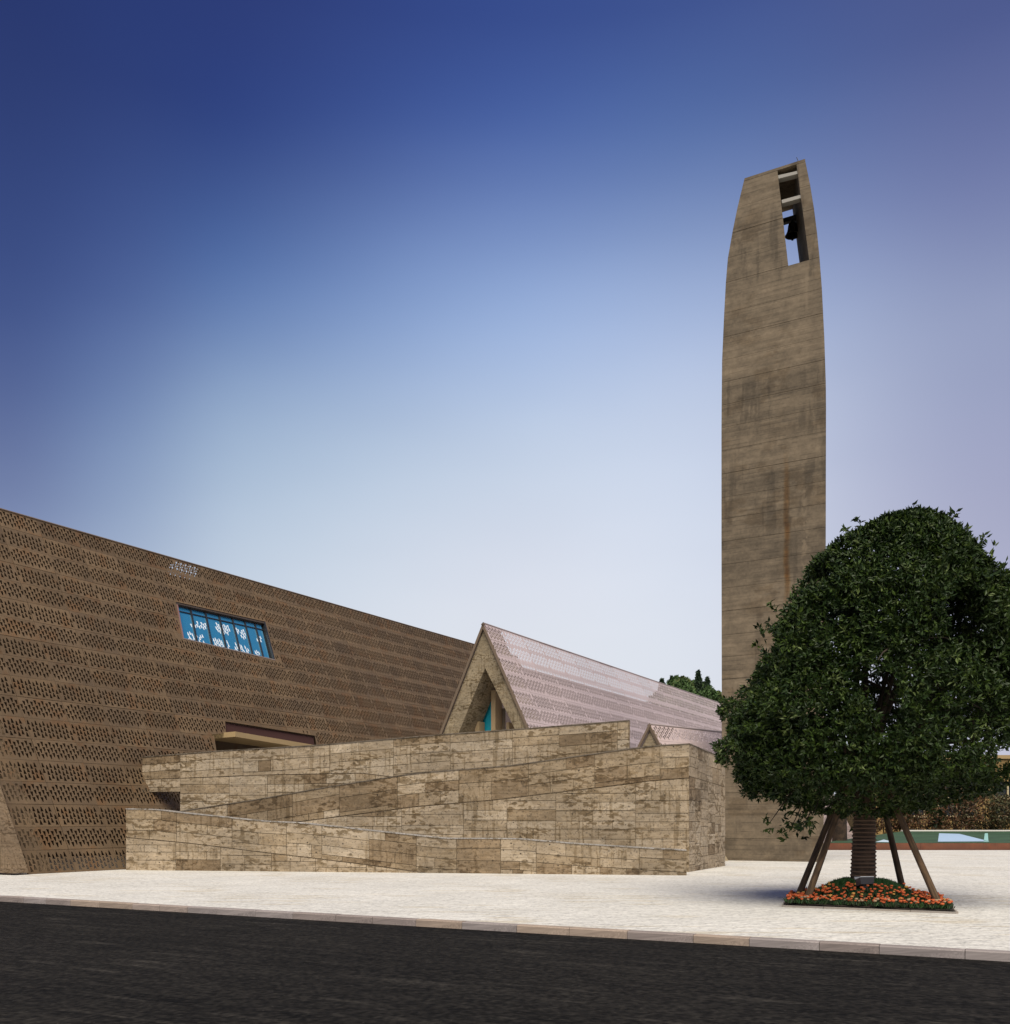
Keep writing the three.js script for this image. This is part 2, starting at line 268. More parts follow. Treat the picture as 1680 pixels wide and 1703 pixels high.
function panelGeo(S, poly, row, up, col, thick, uo) {
  const holes = [];
  for (let c = 0; c < 12; c++) for (let l = 0; l < 3; l++) {
    const h = holeAt(col * PW + 0.15 * (c + 0.5) + (l - 1) * 0.018 * (up ? 1 : -1), row * ROW + 0.210 + l * 0.210 + (c % 2 ? -0.036 : 0.036), up);
    if (h.every(p => insideConvex(poly, p, 0.004))) holes.push(h);
  }
  const g = thick ? prism(poly, -thick, 0, { holes, us: 1 / 6, uo, back: false }) : prism(poly, 0, 0.001, { holes, us: 1 / 6, uo, back: false });
  if (!thick) { // face only
    const n = THREE.ShapeUtils.triangulateShape(poly.map(p => new THREE.Vector2(...p)), holes.map(h => h.map(p => new THREE.Vector2(...p)))).length * 3;
    g.setAttribute('position', new THREE.BufferAttribute(g.attributes.position.array.slice(0, n * 3), 3)); g.setAttribute('uv', new THREE.BufferAttribute(g.attributes.uv.array.slice(0, n * 2), 2)); g.setAttribute('normal', new THREE.BufferAttribute(new Float32Array(n * 3), 3));
  }
  return mapGeo(g, v => v.copy(S.at(v.x, v.y, v.z)));
}
function cladSlope(root, S, cols, { quads = [], mats, farMat, isPart, flip = 0, seed = 1, skip = () => false }) {
  const r = rng(seed), far = [];
  let parts = 0;
  for (let c = 0; c < cols; c++) for (let q = 0; q < S.rows; q++) {
    if (skip(c, q)) continue;
    const a0 = c * PW + 0.006, a1 = (c + 1) * PW - 0.006, b0 = q * ROW + 0.006, b1 = (q + 1) * ROW - 0.006;
    let pieces = [[[a0, b0], [a1, b0], [a1, b1], [a0, b1]]];
    for (const Q of quads) pieces = pieces.flatMap(p => minusQuad(p, Q));
    const up = (q + flip) % 2 === 0, part = isPart(c, q), uo = [r(), r()], m = mats[Math.floor(r() * mats.length)], bow = (r() - 0.5) * 0.012;
    for (const p of pieces) {
      if (polyArea(p) < 0.012) continue;
      const g = panelGeo(S, p, q, up, c, part ? 0.006 : 0, uo);
      g.translate(S.e3.x * bow, S.e3.y * bow, S.e3.z * bow);
      if (part && parts < 300) { mesh('panel', g, m, root); parts++; } else far.push(g);
    }
  }
  if (far.length) stuff(mesh('distant_panels', mergeGeometries(far), farMat, root));
}
function sheetOnSlope(S, a0, a1, B0, B1, z, n = 12, quads = []) { // plain sheet at height z above the slope, with openings
  let pieces = []; for (let i = 0; i < n; i++) pieces.push([[mix(a0, a1, i / n), B0], [mix(a0, a1, (i + 1) / n), B0], [mix(a0, a1, (i + 1) / n), B1], [mix(a0, a1, i / n), B1]]);
  for (const Q of quads) pieces = pieces.flatMap(p => minusQuad(p, Q));
  return mergeGeometries(pieces.filter(p => polyArea(p) > 1e-3).map(p => mapGeo(prism(p, z - 0.06, z), v => v.copy(S.at(v.x, v.y, v.z)))));
}
const hallMats = [[0.190, 0.122, 0.061], [0.176, 0.112, 0.055], [0.202, 0.131, 0.067], [0.183, 0.119, 0.062]].map(c => steel(...c, 0.72));
const wingMats = [[0.47, 0.375, 0.36], [0.45, 0.36, 0.345], [0.49, 0.392, 0.378]].map(c => plain(...c, 0.42, { side: THREE.DoubleSide }));
const hallConcrete = concrete(0.25, 0.175, 0.105), gableConcrete = concrete(0.37, 0.295, 0.19);

// ── the long hall on the left ──
const HALL = makeSlope({ X0: -14.6, Z0: 29.4, ux: 0.475, uz: 1, s: 0.48, rows: 18, slant: a => 14.45 + 0.0522 * a });
{
  const S = HALL, root = thing('exhibition_hall', 'long tent-shaped hall clad in brown steel panels perforated with small tree shapes', 'building', S.O.toArray());
  const winQ = [[304, 1061.5], [457.5, 1097.5], [441, 1034], [293, 1001]].map(p => S.hit(...p));
  const doorQ = [[381, 1290], [534, 1290], [524, 1223.5], [374.5, 1199.5]].map(p => S.hit(...p));
  const doorQ2 = [[362, 1262], [381, 1290], [377.5, 1219], [356, 1221]].map(p => S.hit(...p));
  if (polyArea(winQ) < 0) winQ.reverse(); if (polyArea(doorQ) < 0) doorQ.reverse(); if (polyArea(doorQ2) < 0) doorQ2.reverse();
  cladSlope(root, S, 29, { quads: [winQ, doorQ, doorQ2], mats: hallMats, farMat: hallMats[0], isPart: (c, q) => c < 16, seed: 3 });
  // far side of the tent: ridge is shared, its upper rows perforated too
  const back = [], rb = rng(5);
  const mirror = (a, B, z) => { const r = S.at(a, S.rows * ROW, 0), d = (S.rows * ROW - B) * S.scale(a), e2b = V(-S.nh.x * 0.48, 1, -S.nh.z * 0.48).normalize(); return r.addScaledVector(e2b, -d); };
  const SB = { at: mirror, rows: S.rows };
  const solid = [];
  for (let c = 0; c < 29; c++) for (let q = 14; q < 18; q++) {
    const poly = [[c * PW, q * ROW], [(c + 1) * PW, q * ROW], [(c + 1) * PW, (q + 1) * ROW], [c * PW, (q + 1) * ROW]], u = [rb(), rb()];
    if (c < 11 && q > 14 && hash(c, q, 77) < (q === 17 ? 0.2 : 0.06)) back.push(panelGeo(SB, poly, q, q % 2 === 0, c, 0, u)); else solid.push(mapGeo(prism(poly, 0, 0.01, { back: false }), v => v.copy(mirror(v.x, v.y, 0))));
  }
  stuff(mesh('far_side_panels', mergeGeometries(back), hallMats[1], root));
  const lower = solid; for (let i = 0; i < 12; i++) lower.push(mapGeo(prism([[i * 4.35, 0], [(i + 1) * 4.35, 0], [(i + 1) * 4.35, 14 * ROW], [i * 4.35, 14 * ROW]], 0, 0.01, { back: false }), v => v.copy(mirror(v.x, v.y, 0))));
  mesh('far_side_roof', mergeGeometries(lower), steel(0.19, 0.122, 0.061), root);
  for (const [a, z] of [[0.7, 0.2], [51.8, 0.2]]) { // end walls close the tent
    const p = [S.at(a, 0, -0.02), S.at(a, S.rows * ROW, -0.05), mirror(a, 0, 0)], q = p.map(v => v.clone().addScaledVector(S.e1, z)), t = [];
    for (const v of [p[0], p[1], p[2], q[0], q[2], q[1]]) t.push(v.x, v.y, v.z);
    mesh('end_wall', geoFrom(t), new THREE.MeshStandardMaterial({ color: new THREE.Color(0.25, 0.175, 0.105), roughness: 0.9, side: THREE.DoubleSide }), root);
  }
  { const f = [S.at(0.8, 0, -0.2), S.at(51.7, 0, -0.2), mirror(51.7, 0, 0), mirror(0.8, 0, 0)], t = []; for (const k of [0, 1, 2, 0, 2, 3]) t.push(f[k].x, 0.012, f[k].z); mesh('hall_floor', geoFrom(t), new THREE.MeshStandardMaterial({ color: new THREE.Color(0.24, 0.2, 0.16), roughness: 0.9, side: THREE.DoubleSide }), root); }
  // ridge bar
  mesh('ridge_bar', tubeAlong([0, 13, 26, 39, 52].map(a => S.at(a, S.rows * ROW, 0.01)), 0.035, 0.035, 6, 8), plain(0.17, 0.12, 0.08, 0.6), root);
  // concrete leg of the gable end, standing just in front of the first panels
  const legTo = (w, y, d) => V(0, y - PL, 0).addScaledVector(S.e1, d).addScaledVector(S.nh, w);
  const leg = prism([[0.03, 0.06], [0.03 + 0.48 * 13, 13.06], [1.75 + 0.48 * 13, 13.06], [1.62, 0.06]], 0, 0.5, { us: 0.25 });
  mapGeo(leg, v => v.copy(legTo(v.x, v.y + PL, -0.02 - v.z)));
  mesh('gable_leg', leg, hallConcrete, root);
  const strip = prism([[-0.1, 0.06], [-0.1 + 0.48 * 13, 13.06], [0.03 + 0.48 * 13, 13.06], [0.03, 0.06]], 0, 0.5);
  mesh('gable_trim', mapGeo(strip, v => v.copy(legTo(v.x, v.y + PL, -0.02 - v.z))), hallConcrete, root);

  // window
  const lerpQ = (Q, u, v) => [0, 1].map(k => mix(mix(Q[0][k], Q[1][k], u), mix(Q[3][k], Q[2][k], u), v));
  const W = [[304, 1061.5], [457.5, 1097.5], [441, 1034], [293, 1001]].map(p => S.hit(...p));       // bl, br, tr, tl
  const win = new THREE.Group(); win.name = 'window'; root.add(win); win.userData.label = 'blue glazed window with dark mullions set into the perforated skin';
  const onQ = (u0, u1, v0, v1, z0, z1, Q = W) => { const pts = [lerpQ(Q, u0, v0), lerpQ(Q, u1, v0), lerpQ(Q, u1, v1), lerpQ(Q, u0, v1)]; return mapGeo(prism(pts, z0, z1), v => v.copy(S.at(v.x, v.y, v.z))); };
  const dark = plain(0.018, 0.02, 0.022, 0.45), glass = new THREE.MeshPhysicalMaterial({ color: new THREE.Color(0.04, 0.25, 0.44), metalness: 0.3, roughness: 0.06, clearcoat: 0.6, clearcoatRoughness: 0.03 });
  const cuts = [0.018, 0.165, 0.32, 0.47, 0.62, 0.765, 0.89, 0.978];
  for (let i = 0; i < 7; i++) { mesh('pane', onQ(cuts[i], cuts[i + 1] - 0.012, 0.02, 0.80, -0.17, -0.15), glass, win); mesh('top_pane', onQ(cuts[i], cuts[i + 1] - 0.012, 0.815, 0.935, -0.17, -0.15), glass, win); }
  for (let i = 1; i < 7; i++) mesh('mullion', onQ(cuts[i] - 0.013, cuts[i] + 0.003, 0.01, 0.93, -0.18, -0.10), dark, win);
  mesh('transom', onQ(0.018, 0.978, 0.797, 0.818, -0.19, -0.11), dark, win);
  mesh('backing', onQ(0, 1, 0, 1, -0.27, -0.25), plain(0.3, 0.29, 0.28, 0.7), win);
  mesh('header', onQ(-0.005, 1, 0.945, 1.0, -0.30, 0.0), plain(0.05, 0.035, 0.025, 0.7), win);
  mesh('header_edge', onQ(-0.005, 1.0, 0.998, 1.018, -0.1, 0.03), plain(0.19, 0.122, 0.061, 0.7), win);
  mesh('sill', onQ(0, 1, -0.018, 0.010, -0.40, 0.015), plain(0.19, 0.15, 0.13, 0.6), win);
  mesh('jamb', onQ(0.985, 1.0, 0, 1, -0.26, 0.01), dark, win);
  mesh('jamb', onQ(0, 0.012, 0, 0.93, -0.26, 0.01), plain(0.22, 0.12, 0.11, 0.6), win);
  { // pale tree-shaped decals on opaque panes, painting in sky seen through far-side holes
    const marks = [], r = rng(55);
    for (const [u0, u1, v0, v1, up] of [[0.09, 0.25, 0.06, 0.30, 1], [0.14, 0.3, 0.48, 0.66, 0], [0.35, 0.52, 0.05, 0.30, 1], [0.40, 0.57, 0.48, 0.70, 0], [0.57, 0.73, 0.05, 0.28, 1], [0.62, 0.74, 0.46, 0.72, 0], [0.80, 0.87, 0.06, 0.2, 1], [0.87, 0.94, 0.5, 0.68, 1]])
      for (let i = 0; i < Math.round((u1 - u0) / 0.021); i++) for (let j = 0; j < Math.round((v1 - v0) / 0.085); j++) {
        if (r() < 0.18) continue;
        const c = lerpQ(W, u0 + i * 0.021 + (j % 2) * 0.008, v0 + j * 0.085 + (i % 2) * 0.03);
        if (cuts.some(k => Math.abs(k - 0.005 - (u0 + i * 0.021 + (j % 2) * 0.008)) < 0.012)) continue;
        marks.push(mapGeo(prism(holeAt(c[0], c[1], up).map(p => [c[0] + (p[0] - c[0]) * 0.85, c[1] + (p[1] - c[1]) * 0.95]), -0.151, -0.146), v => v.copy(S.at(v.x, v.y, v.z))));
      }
    stuff(mesh('painted_sky_marks', mergeGeometries(marks), plain(0.78, 0.84, 0.88, 0.5), win));
  }
  // entrance with its canopy
  const ent = new THREE.Group(); ent.name = 'entrance'; root.add(ent); ent.userData.label = 'dark recessed entrance under a tan canopy slab';
  const Dq = [[377, 1217.5], [526, 1240], [523.5, 1223.5], [374.5, 1199.5]].map(p => S.hit(...p));
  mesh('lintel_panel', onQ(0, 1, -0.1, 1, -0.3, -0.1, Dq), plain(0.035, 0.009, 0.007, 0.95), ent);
  const ca = S.at(...S.hit(377, 1219), 0), cb = S.at(...S.hit(526, 1241), 0);
  const along = cb.clone().sub(ca), out = V(-S.nh.x, 0, -S.nh.z);
  const slab = []; { // slab: outer edge thicker, sticks out further at its near end
    const top = [ca.clone().addScaledVector(out, -1.2), cb.clone().addScaledVector(out, -1.2), cb.clone().addScaledVector(out, 0.25), ca.clone().addScaledVector(out, 0.75).addScaledVector(along, -0.05)];
    const bot = top.map(p => p.clone().add(V(0, -0.22, 0)));
    const quad = (a, b, c, d) => { for (const p of [a, b, c, a, c, d]) slab.push(p.x, p.y, p.z); };
    quad(top[3], top[2], top[1], top[0]); quad(bot[0], bot[1], bot[2], bot[3]);
    for (let i = 0; i < 4; i++) { const j = (i + 1) % 4; quad(top[i], top[j], bot[j], bot[i]); }
  }
  mesh('canopy', geoFrom(slab), plain(0.42, 0.30, 0.15, 0.75, { side: THREE.DoubleSide }), ent);
}

// ── the gabled wing behind the ramp ──
function tent({ name, label, peak, peakZ, ux, uz, gx, gz, s, rows, cols, quadLabel, openPx, mats, isPart, innerRows, seed, thickGable, flip = 0, skipLow, low = 0.1 }) {
  // peak: photo pixel of the gable's top at depth peakZ; (ux, uz) ridge direction; (gx, gz) gable direction, to the right
  const top = P(peak[0], peak[1], peakZ), H = top.y - PL, gl = Math.hypot(gx, gz), G = V(gx / gl, 0, -gz / gl), ul = Math.hypot(ux, uz), U = V(ux / ul, 0, -uz / ul);
  const root = thing(name, label, 'building', [top.x, PL, top.z]);
  const slant = Math.hypot(H, s * H);
  const side = sg => { // sg +1 right slope, -1 left slope
    const foot = G.clone().multiplyScalar(sg * s * H), up = V(0, H, 0).sub(foot).normalize(), n = sg > 0 ? U.clone().cross(up).normalize() : up.clone().cross(U).normalize();
    const sc = slant / (rows * ROW);
    return { rows, e3: n, at: (a, B, z) => foot.clone().addScaledVector(U, a).addScaledVector(up, B * sc).addScaledVector(n, z) };
  };
  const R = side(1), L = side(-1);
  cladSlope(root, R, cols, { mats, farMat: mats[0], isPart: (c, q) => isPart(c, q, R, root), seed, flip, skip: skipLow });
  const len = cols * PW;
  mesh('left_slope', mapGeo(prism([[0, 0], [len, 0], [len, innerRows * ROW], [0, innerRows * ROW]], -0.05, 0), v => v.copy(L.at(v.x, v.y, v.z))), mats[1], root);
  mesh('left_verge', mapGeo(prism([[0, innerRows * ROW + 0.01], [1.7, innerRows * ROW + 0.01], [1.7, rows * ROW - 0.02], [0, rows * ROW - 0.02]], -0.05, 0), v => v.copy(L.at(v.x, v.y, v.z))), mats[1], root);
  mesh('end_wall', mapGeo(prism([[-s * H, 0], [s * H, 0], [0, H]], -len - 0.1, -len + 0.1), v => { const w = v.x, d = -v.z; v.set(0, v.y, 0).addScaledVector(G, w).addScaledVector(U, d); }), mats[1], root);
  mesh('ridge_bar', tubeAlong([0, len / 2, len].map(a => R.at(a, rows * ROW, 0)), 0.04, 0.04, 6, 6), plain(0.34, 0.28, 0.27, 0.6), root);
  // steel edge strips round the gable
  const edge = plain(0.16, 0.115, 0.078, 0.8);
  for (const sd of [R, L]) mesh('edge_strip', mapGeo(prism([[-0.03, 0], [0.03, 0], [0.03, rows * ROW], [-0.03, rows * ROW]], -0.11, 0.004), v => v.copy(sd.at(v.x, v.y, v.z))), edge, root);
  // concrete gable with its own opening, set a little behind the edge
  const inset = 0.11, hw = y => s * (H - y) - inset * 1.1;
  const apexY = H - inset * 2.6, local = (px, py) => { const o = planLine(top.x, -top.z, top.x + G.x, -top.z - G.z), [w, y] = o.hit(px, py); return [w, y - PL]; };
  const outer = [[-hw(0), 0], [hw(0), 0], [0.02, apexY], [-0.02, apexY]];
  let holes = [];
  if (openPx) { const [a, l, r] = openPx.map(p => local(...p)); const fl = t => mix(a[0], l[0], (a[1] - t) / (a[1] - l[1])), fr = t => mix(a[0], r[0], (a[1] - t) / (a[1] - r[1])); holes = [[[fl(0.4), 0.4], [fr(0.4), 0.4], [a[0], a[1]]]]; }
  const depth = thickGable, place = v => { const w = v.x, d = -v.z; v.set(0, v.y, 0).addScaledVector(G, w).addScaledVector(U, d + 0.1); };
  mesh('gable', mapGeo(prism(outer, -depth, 0, { holes, us: 0.22 }), place), gableConcrete, root);
  return { root, R, G, U, H, local, place };
}
const shown = (px, py, R, root) => true;
const toPx = v => [CX + F * v.x / -v.z, HY - F * (v.y - CH) / -v.z];
{
  const W = tent({ name: 'gabled_wing', label: 'pale pinkish perforated wing with an A-shaped concrete gable end and blue glass', peak: [803.5, 1036], peakZ: 45, ux: 0.6, uz: 1, gx: 1, gz: -0.6, s: 0.485, rows: 14, cols: 33,
    openPx: [[805, 1110], [760, 1221], [856, 1215]], mats: wingMats, innerRows: 12.3, seed: 17, thickGable: 1.6, flip: 1,
    isPart: (c, q, R, root) => { const p = toPx(R.at((c + 0.5) * PW, (q + 0.5) * ROW, 0).add(root.position)); return p[1] < 1222 && p[0] < 1202; },
    skipLow: (c, q) => c < 6 && q < 5 });
  const put = (w0, w1, y0, y1, d0, d1) => mapGeo(prism([[w0, y0], [w1, y0], [w1, y1], [w0, y1]], -d1, -d0), W.place);
  const tan = plain(0.40, 0.29, 0.16, 0.8);
  const blue = new THREE.MeshPhysicalMaterial({ color: new THREE.Color(0.03, 0.46, 0.60), metalness: 0, roughness: 0.12, clearcoat: 0.5 });
  const win = new THREE.Group(); win.name = 'gable_window'; W.root.add(win); win.userData.label = 'blue-green glazing behind tan fins inside the A-shaped opening';
  const top = W.root.position, wAt = (px, d) => { const X = top.x + W.U.x * (d + 0.1), Z = -(top.z + W.U.z * (d + 0.1)); return planLine(X, Z, X + W.G.x, Z - W.G.z).hit(px, 1200)[0]; };
  mesh('pane', put(wAt(796, 1.85), wAt(818, 1.85), 1, 6.0, 1.85, 1.89), blue, win);
  mesh('pane', put(wAt(796, 1.85), wAt(818, 1.85), 6.06, 8.1, 1.85, 1.89), blue, win);
  mesh('fin', put(wAt(817, 1.2), wAt(824, 1.2), 0.5, 8.0, 1.2, 1.84), tan, win);
  mesh('fin', put(wAt(790, 1.2), wAt(797, 1.2), 0.5, 6.55, 1.2, 1.7), tan, win);
  mesh('fin', put(wAt(842, 1.1), wAt(847, 1.1), 0.5, 6.4, 1.1, 1.7), tan, win);
  mesh('louvre', put(wAt(829, 1.85), wAt(840, 1.85), 0.5, 7.2, 1.85, 1.9), plain(0.17, 0.13, 0.09, 0.8), win);
}
tent({ name: 'small_gable', label: 'small tent with a solid triangular concrete gable and pale perforated roof', peak: [1080, 1204], peakZ: 42, ux: 1.1, uz: 1, gx: 1, gz: -0.55, s: 0.55, rows: 8, cols: 4, mats: wingMats, innerRows: 6.2, seed: 23, thickGable: 0.5, isPart: () => true, skipLow: (c, q) => q < 4, low: 4 });

// ───────────────────────── concrete switchback ramp ─────────────────────────
const toneLight = [[0.455, 0.36, 0.248], [0.43, 0.337, 0.228], [0.485, 0.392, 0.278], [0.44, 0.346, 0.236], [0.39, 0.303, 0.20]].map(c => concrete(...c));
const toneDark = [[0.285, 0.205, 0.122], [0.32, 0.235, 0.142], [0.36, 0.272, 0.172], [0.245, 0.172, 0.098]].map(c => concrete(...c));
const coreMat = concrete(0.40, 0.31, 0.20), towerCore = concrete(0.236, 0.18, 0.118), copingMat = concrete(0.19, 0.155, 0.115), paleCoping = concrete(0.42, 0.39, 0.36);
function facedWall(root, line, top, bot, s0, s1, regions, seed, { thick = 0.28, coping = copingMat } = {}) {
  const n = 40, up = [], dn = []; for (let i = 0; i <= n; i++) { const s = mix(s0, s1, i / n); up.push([s, top(s) - 0.004]); dn.push([s, bot(s)]); }
  const core = mesh('ramp_wall', prism([...dn, ...up.reverse()], -thick, -0.03), coreMat, root);
  core.position.set(line.X0 - root.position.x, -root.position.y, -line.Z0 - root.position.z); core.rotation.y = line.turn;
  const r = rng(seed), wallUv = [r(), r()];
  for (const R of regions) {
    let s = s0;
    while (s < s1 - 0.02) {
      let w = R.bay[0] + (R.bay[1] - R.bay[0]) * r(); if (s + w > s1 - 0.4) w = s1 - s;
      const mid = s + w / 2, hgt = R.top(mid) - R.bot(mid), bayTone = r();
      let maxH = 0; for (let i = 0; i <= 6; i++) maxH = Math.max(maxH, R.top(s + w * i / 6) - R.bot(s + w * i / 6));
      let d = 0; const yTop = Math.max(...[0, 0.5, 1].map(t => R.top(s + w * t)));
      const yBot = Math.min(...[0, 0.5, 1].map(t => R.bot(s + w * t)));
      const total = R.follow ? maxH : yTop - yBot;
      while (d < total - 0.01) {
        let h = R.row[0] + (R.row[1] - R.row[0]) * r(); if (total - d - h < 0.14) h = total - d;
        const k = r() < R.split ? (r() < 0.4 ? 3 : 2) : 1, cutsAt = [0]; for (let i = 1; i < k; i++) cutsAt.push(clamp(i / k + (r() - 0.5) * 0.3 / k)); cutsAt.push(1);
        for (let i = 0; i < k; i++) {
          const g = 0.008, a = s + w * cutsAt[i] + (i || s > s0 ? g : 0), b = s + w * cutsAt[i + 1] - g, N = Math.max(2, Math.ceil((b - a) / 0.25)), hi = [], lo = [];
          for (let j = 0; j <= N; j++) {
            const x = mix(a, b, j / N), t = R.top(x), bo = R.bot(x);
            const y1 = R.follow ? t - d - (d > 0 ? g : 0) : Math.min(t, yTop - d - g), y0 = R.follow ? Math.max(bo, t - d - h + g) : Math.max(bo, yTop - d - h + g);
            if (y1 - y0 > 0.012) { hi.push([x, y1]); lo.push([x, y0]); }
          }
          if (hi.length < 2) continue;
          const isDark = r() < (bayTone < R.darkBay ? R.dark * 2.4 : R.dark), mats = isDark ? toneDark : toneLight;
          mesh('formwork_panel', prism([...lo, ...hi.reverse()], -0.031, 0.008 * r(), { us: 1 / 6.7, uo: wallUv, back: false }), mats[Math.floor(r() * mats.length)], core);
        }
        d += h;
      }
      s += w;
    }
  }
  if (coping) { const u = [], l = []; for (let i = 0; i <= n; i++) { const s = mix(s0, s1, i / n); u.push([s, top(s) + 0.035]); l.push([s, top(s) + 0.001]); } mesh('coping', prism([...l, ...u.reverse()], -thick - 0.02, 0.025), coping, core); }
  return core;
}
{
  const zA = groundZ(1447), zB = groundZ(1456);
  const A = planLine((210 - CX) / F * zA, zA, (1142 - CX) / F * zB, zB), B = A.off(2.2), C = B.off(0.95);
  const root = thing('concrete_ramp', 'weathered board-marked concrete switchback ramp with three overlapping sloping parapet walls', 'ramp', [A.X0 + A.dx * 9, PL, -(A.Z0 + A.dz * 9)]);
  const fn = (L, px) => lineFnC(px.map(p => L.hit(...p)));
  const base = () => PL - 0.02;
  // front wall: parapet falls to the right
  const topA = fn(A, [[208, 1346], [262, 1347], [300, 1352], [440, 1366.5], [500, 1369], [600, 1380], [740, 1395], [860, 1395.5], [960, 1404], [1142, 1415]]);
  const midA = fn(A, [[208, 1392], [310, 1401], [440, 1417], [600, 1436], [700, 1450], [760, 1462]]);
  const sA1 = A.hit(1142, 1400)[0], mA = s => Math.max(base(), midA(s));
  facedWall(root, A, topA, base, 0, sA1, [
    { top: topA, bot: mA, bay: [1.1, 2.1], row: [0.26, 0.40], split: 0.35, dark: 0.32, darkBay: 0.3, follow: true },
    { top: s => Math.min(mA(s) - 0.028, topA(s)), bot: base, bay: [1.0, 2.2], row: [0.22, 0.36], split: 0.7, dark: 0.06, darkBay: 0.2, follow: false }], 31, { coping: paleCoping });
  // middle wall: parapet rises to the right
  const topB = fn(B, [[260, 1357], [300, 1350], [430, 1330], [560, 1307], [690, 1287], [850, 1274], [950, 1260], [1040, 1247], [1090, 1241], [1147, 1238]]);
  const midB = fn(B, [[260, 1400], [480, 1368], [700, 1340], [820, 1330], [920, 1318], [1030, 1305], [1080, 1298], [1147, 1293]]);
  const sB0 = B.hit(296, 1350)[0], sB1 = B.hit(1146, 1300)[0];
  facedWall(root, B, topB, base, sB0, sB1, [
    { top: topB, bot: midB, bay: [1.3, 2.6], row: [0.30, 0.52], split: 0.2, dark: 0.6, darkBay: 0.5, follow: true },
    { top: s => midB(s) - 0.032, bot: base, bay: [1.4, 2.7], row: [0.24, 0.42], split: 0.55, dark: 0.08, darkBay: 0.2, follow: false }], 47);
  // rear wall
  const topC = fn(C, [[237, 1260], [360, 1250], [530, 1240], [740, 1222], [890, 1211.5], [1047, 1199]]);
  const midC = fn(C, [[237, 1296], [450, 1288], [600, 1285], [640, 1290], [720, 1300], [900, 1290], [1047, 1270]]);
  const sC0 = C.hit(237, 1260)[0], sC1 = C.hit(1047, 1220)[0], sCn = C.hit(300, 1300)[0], yN = C.hit(270, 1317)[1];
  const botC = s => s < sCn ? yN : base();
  const regC = [{ top: topC, bot: midC, bay: [1.6, 2.6], row: [0.26, 0.42], split: 0.25, dark: 0.20, darkBay: 0.3, follow: true },
    { top: s => midC(s) - 0.028, bot: botC, bay: [1.2, 2.0], row: [0.26, 0.38], split: 0.6, dark: 0.12, darkBay: 0.2, follow: false }];
  facedWall(root, C, topC, () => yN, sC0, sCn, regC.map(q => ({ ...q, bot: q.follow ? q.bot : () => yN })), 59);
  facedWall(root, C, topC, base, sCn + 0.002, sC1, regC.map(q => ({ ...q, bot: q.follow ? q.bot : base })), 61);
  // return wall at the right end
  const bx = B.X0 + B.dx * sB1, bz = B.Z0 + B.dz * sB1, zR = groundZ(1440), R = planLine(bx, bz, (1206 - CX) / F * zR, zR);
  const topR = lineFnC([R.hit(1147.5, 1238.5), R.hit(1206, 1263)]);
  const midR = s => topR(s) - 1.02;
  facedWall(root, R, topR, base, 0.0, R.L, [
    { top: topR, bot: midR, bay: [0.9, 1.4], row: [0.3, 0.5], split: 0.3, dark: 0.25, darkBay: 0.2, follow: true },
    { top: s => midR(s) - 0.012, bot: base, bay: [0.7, 1.2], row: [0.26, 0.42], split: 0.25, dark: 0.12, darkBay: 0.2, follow: false }], 67);
  // ramp floors
  const floorMat = concrete(0.30, 0.24, 0.16);
  const slabOn = (L, pts, z0, z1) => { const m = mesh('ramp_floor', prism(pts, -z1, -z0), floorMat, root); m.position.set(L.X0 - root.position.x, -root.position.y, -L.Z0 - root.position.z); m.rotation.y = L.turn; };
  slabOn(A, [[0.05, -0.1], [sA1 - 0.2, -0.1], [sA1 - 0.2, PL + 0.01], [0.05, 1.05]], 0.29, 2.15);
  slabOn(B, [[-1, 0.7], [0.5, 0.7], [sB1 - 0.1, 2.7], [sB1 - 0.1, 2.95], [0.5, 1.05], [-1, 1.05]], 0.29, 0.92);
  const endS = C.hit(1047, 1220)[0];
  slabOn(C, [[endS - 0.3, 2.6], [endS + 1.9, 2.6], [endS + 1.9, 2.94], [endS - 0.3, 2.94]], 0.02, 2.0);
}

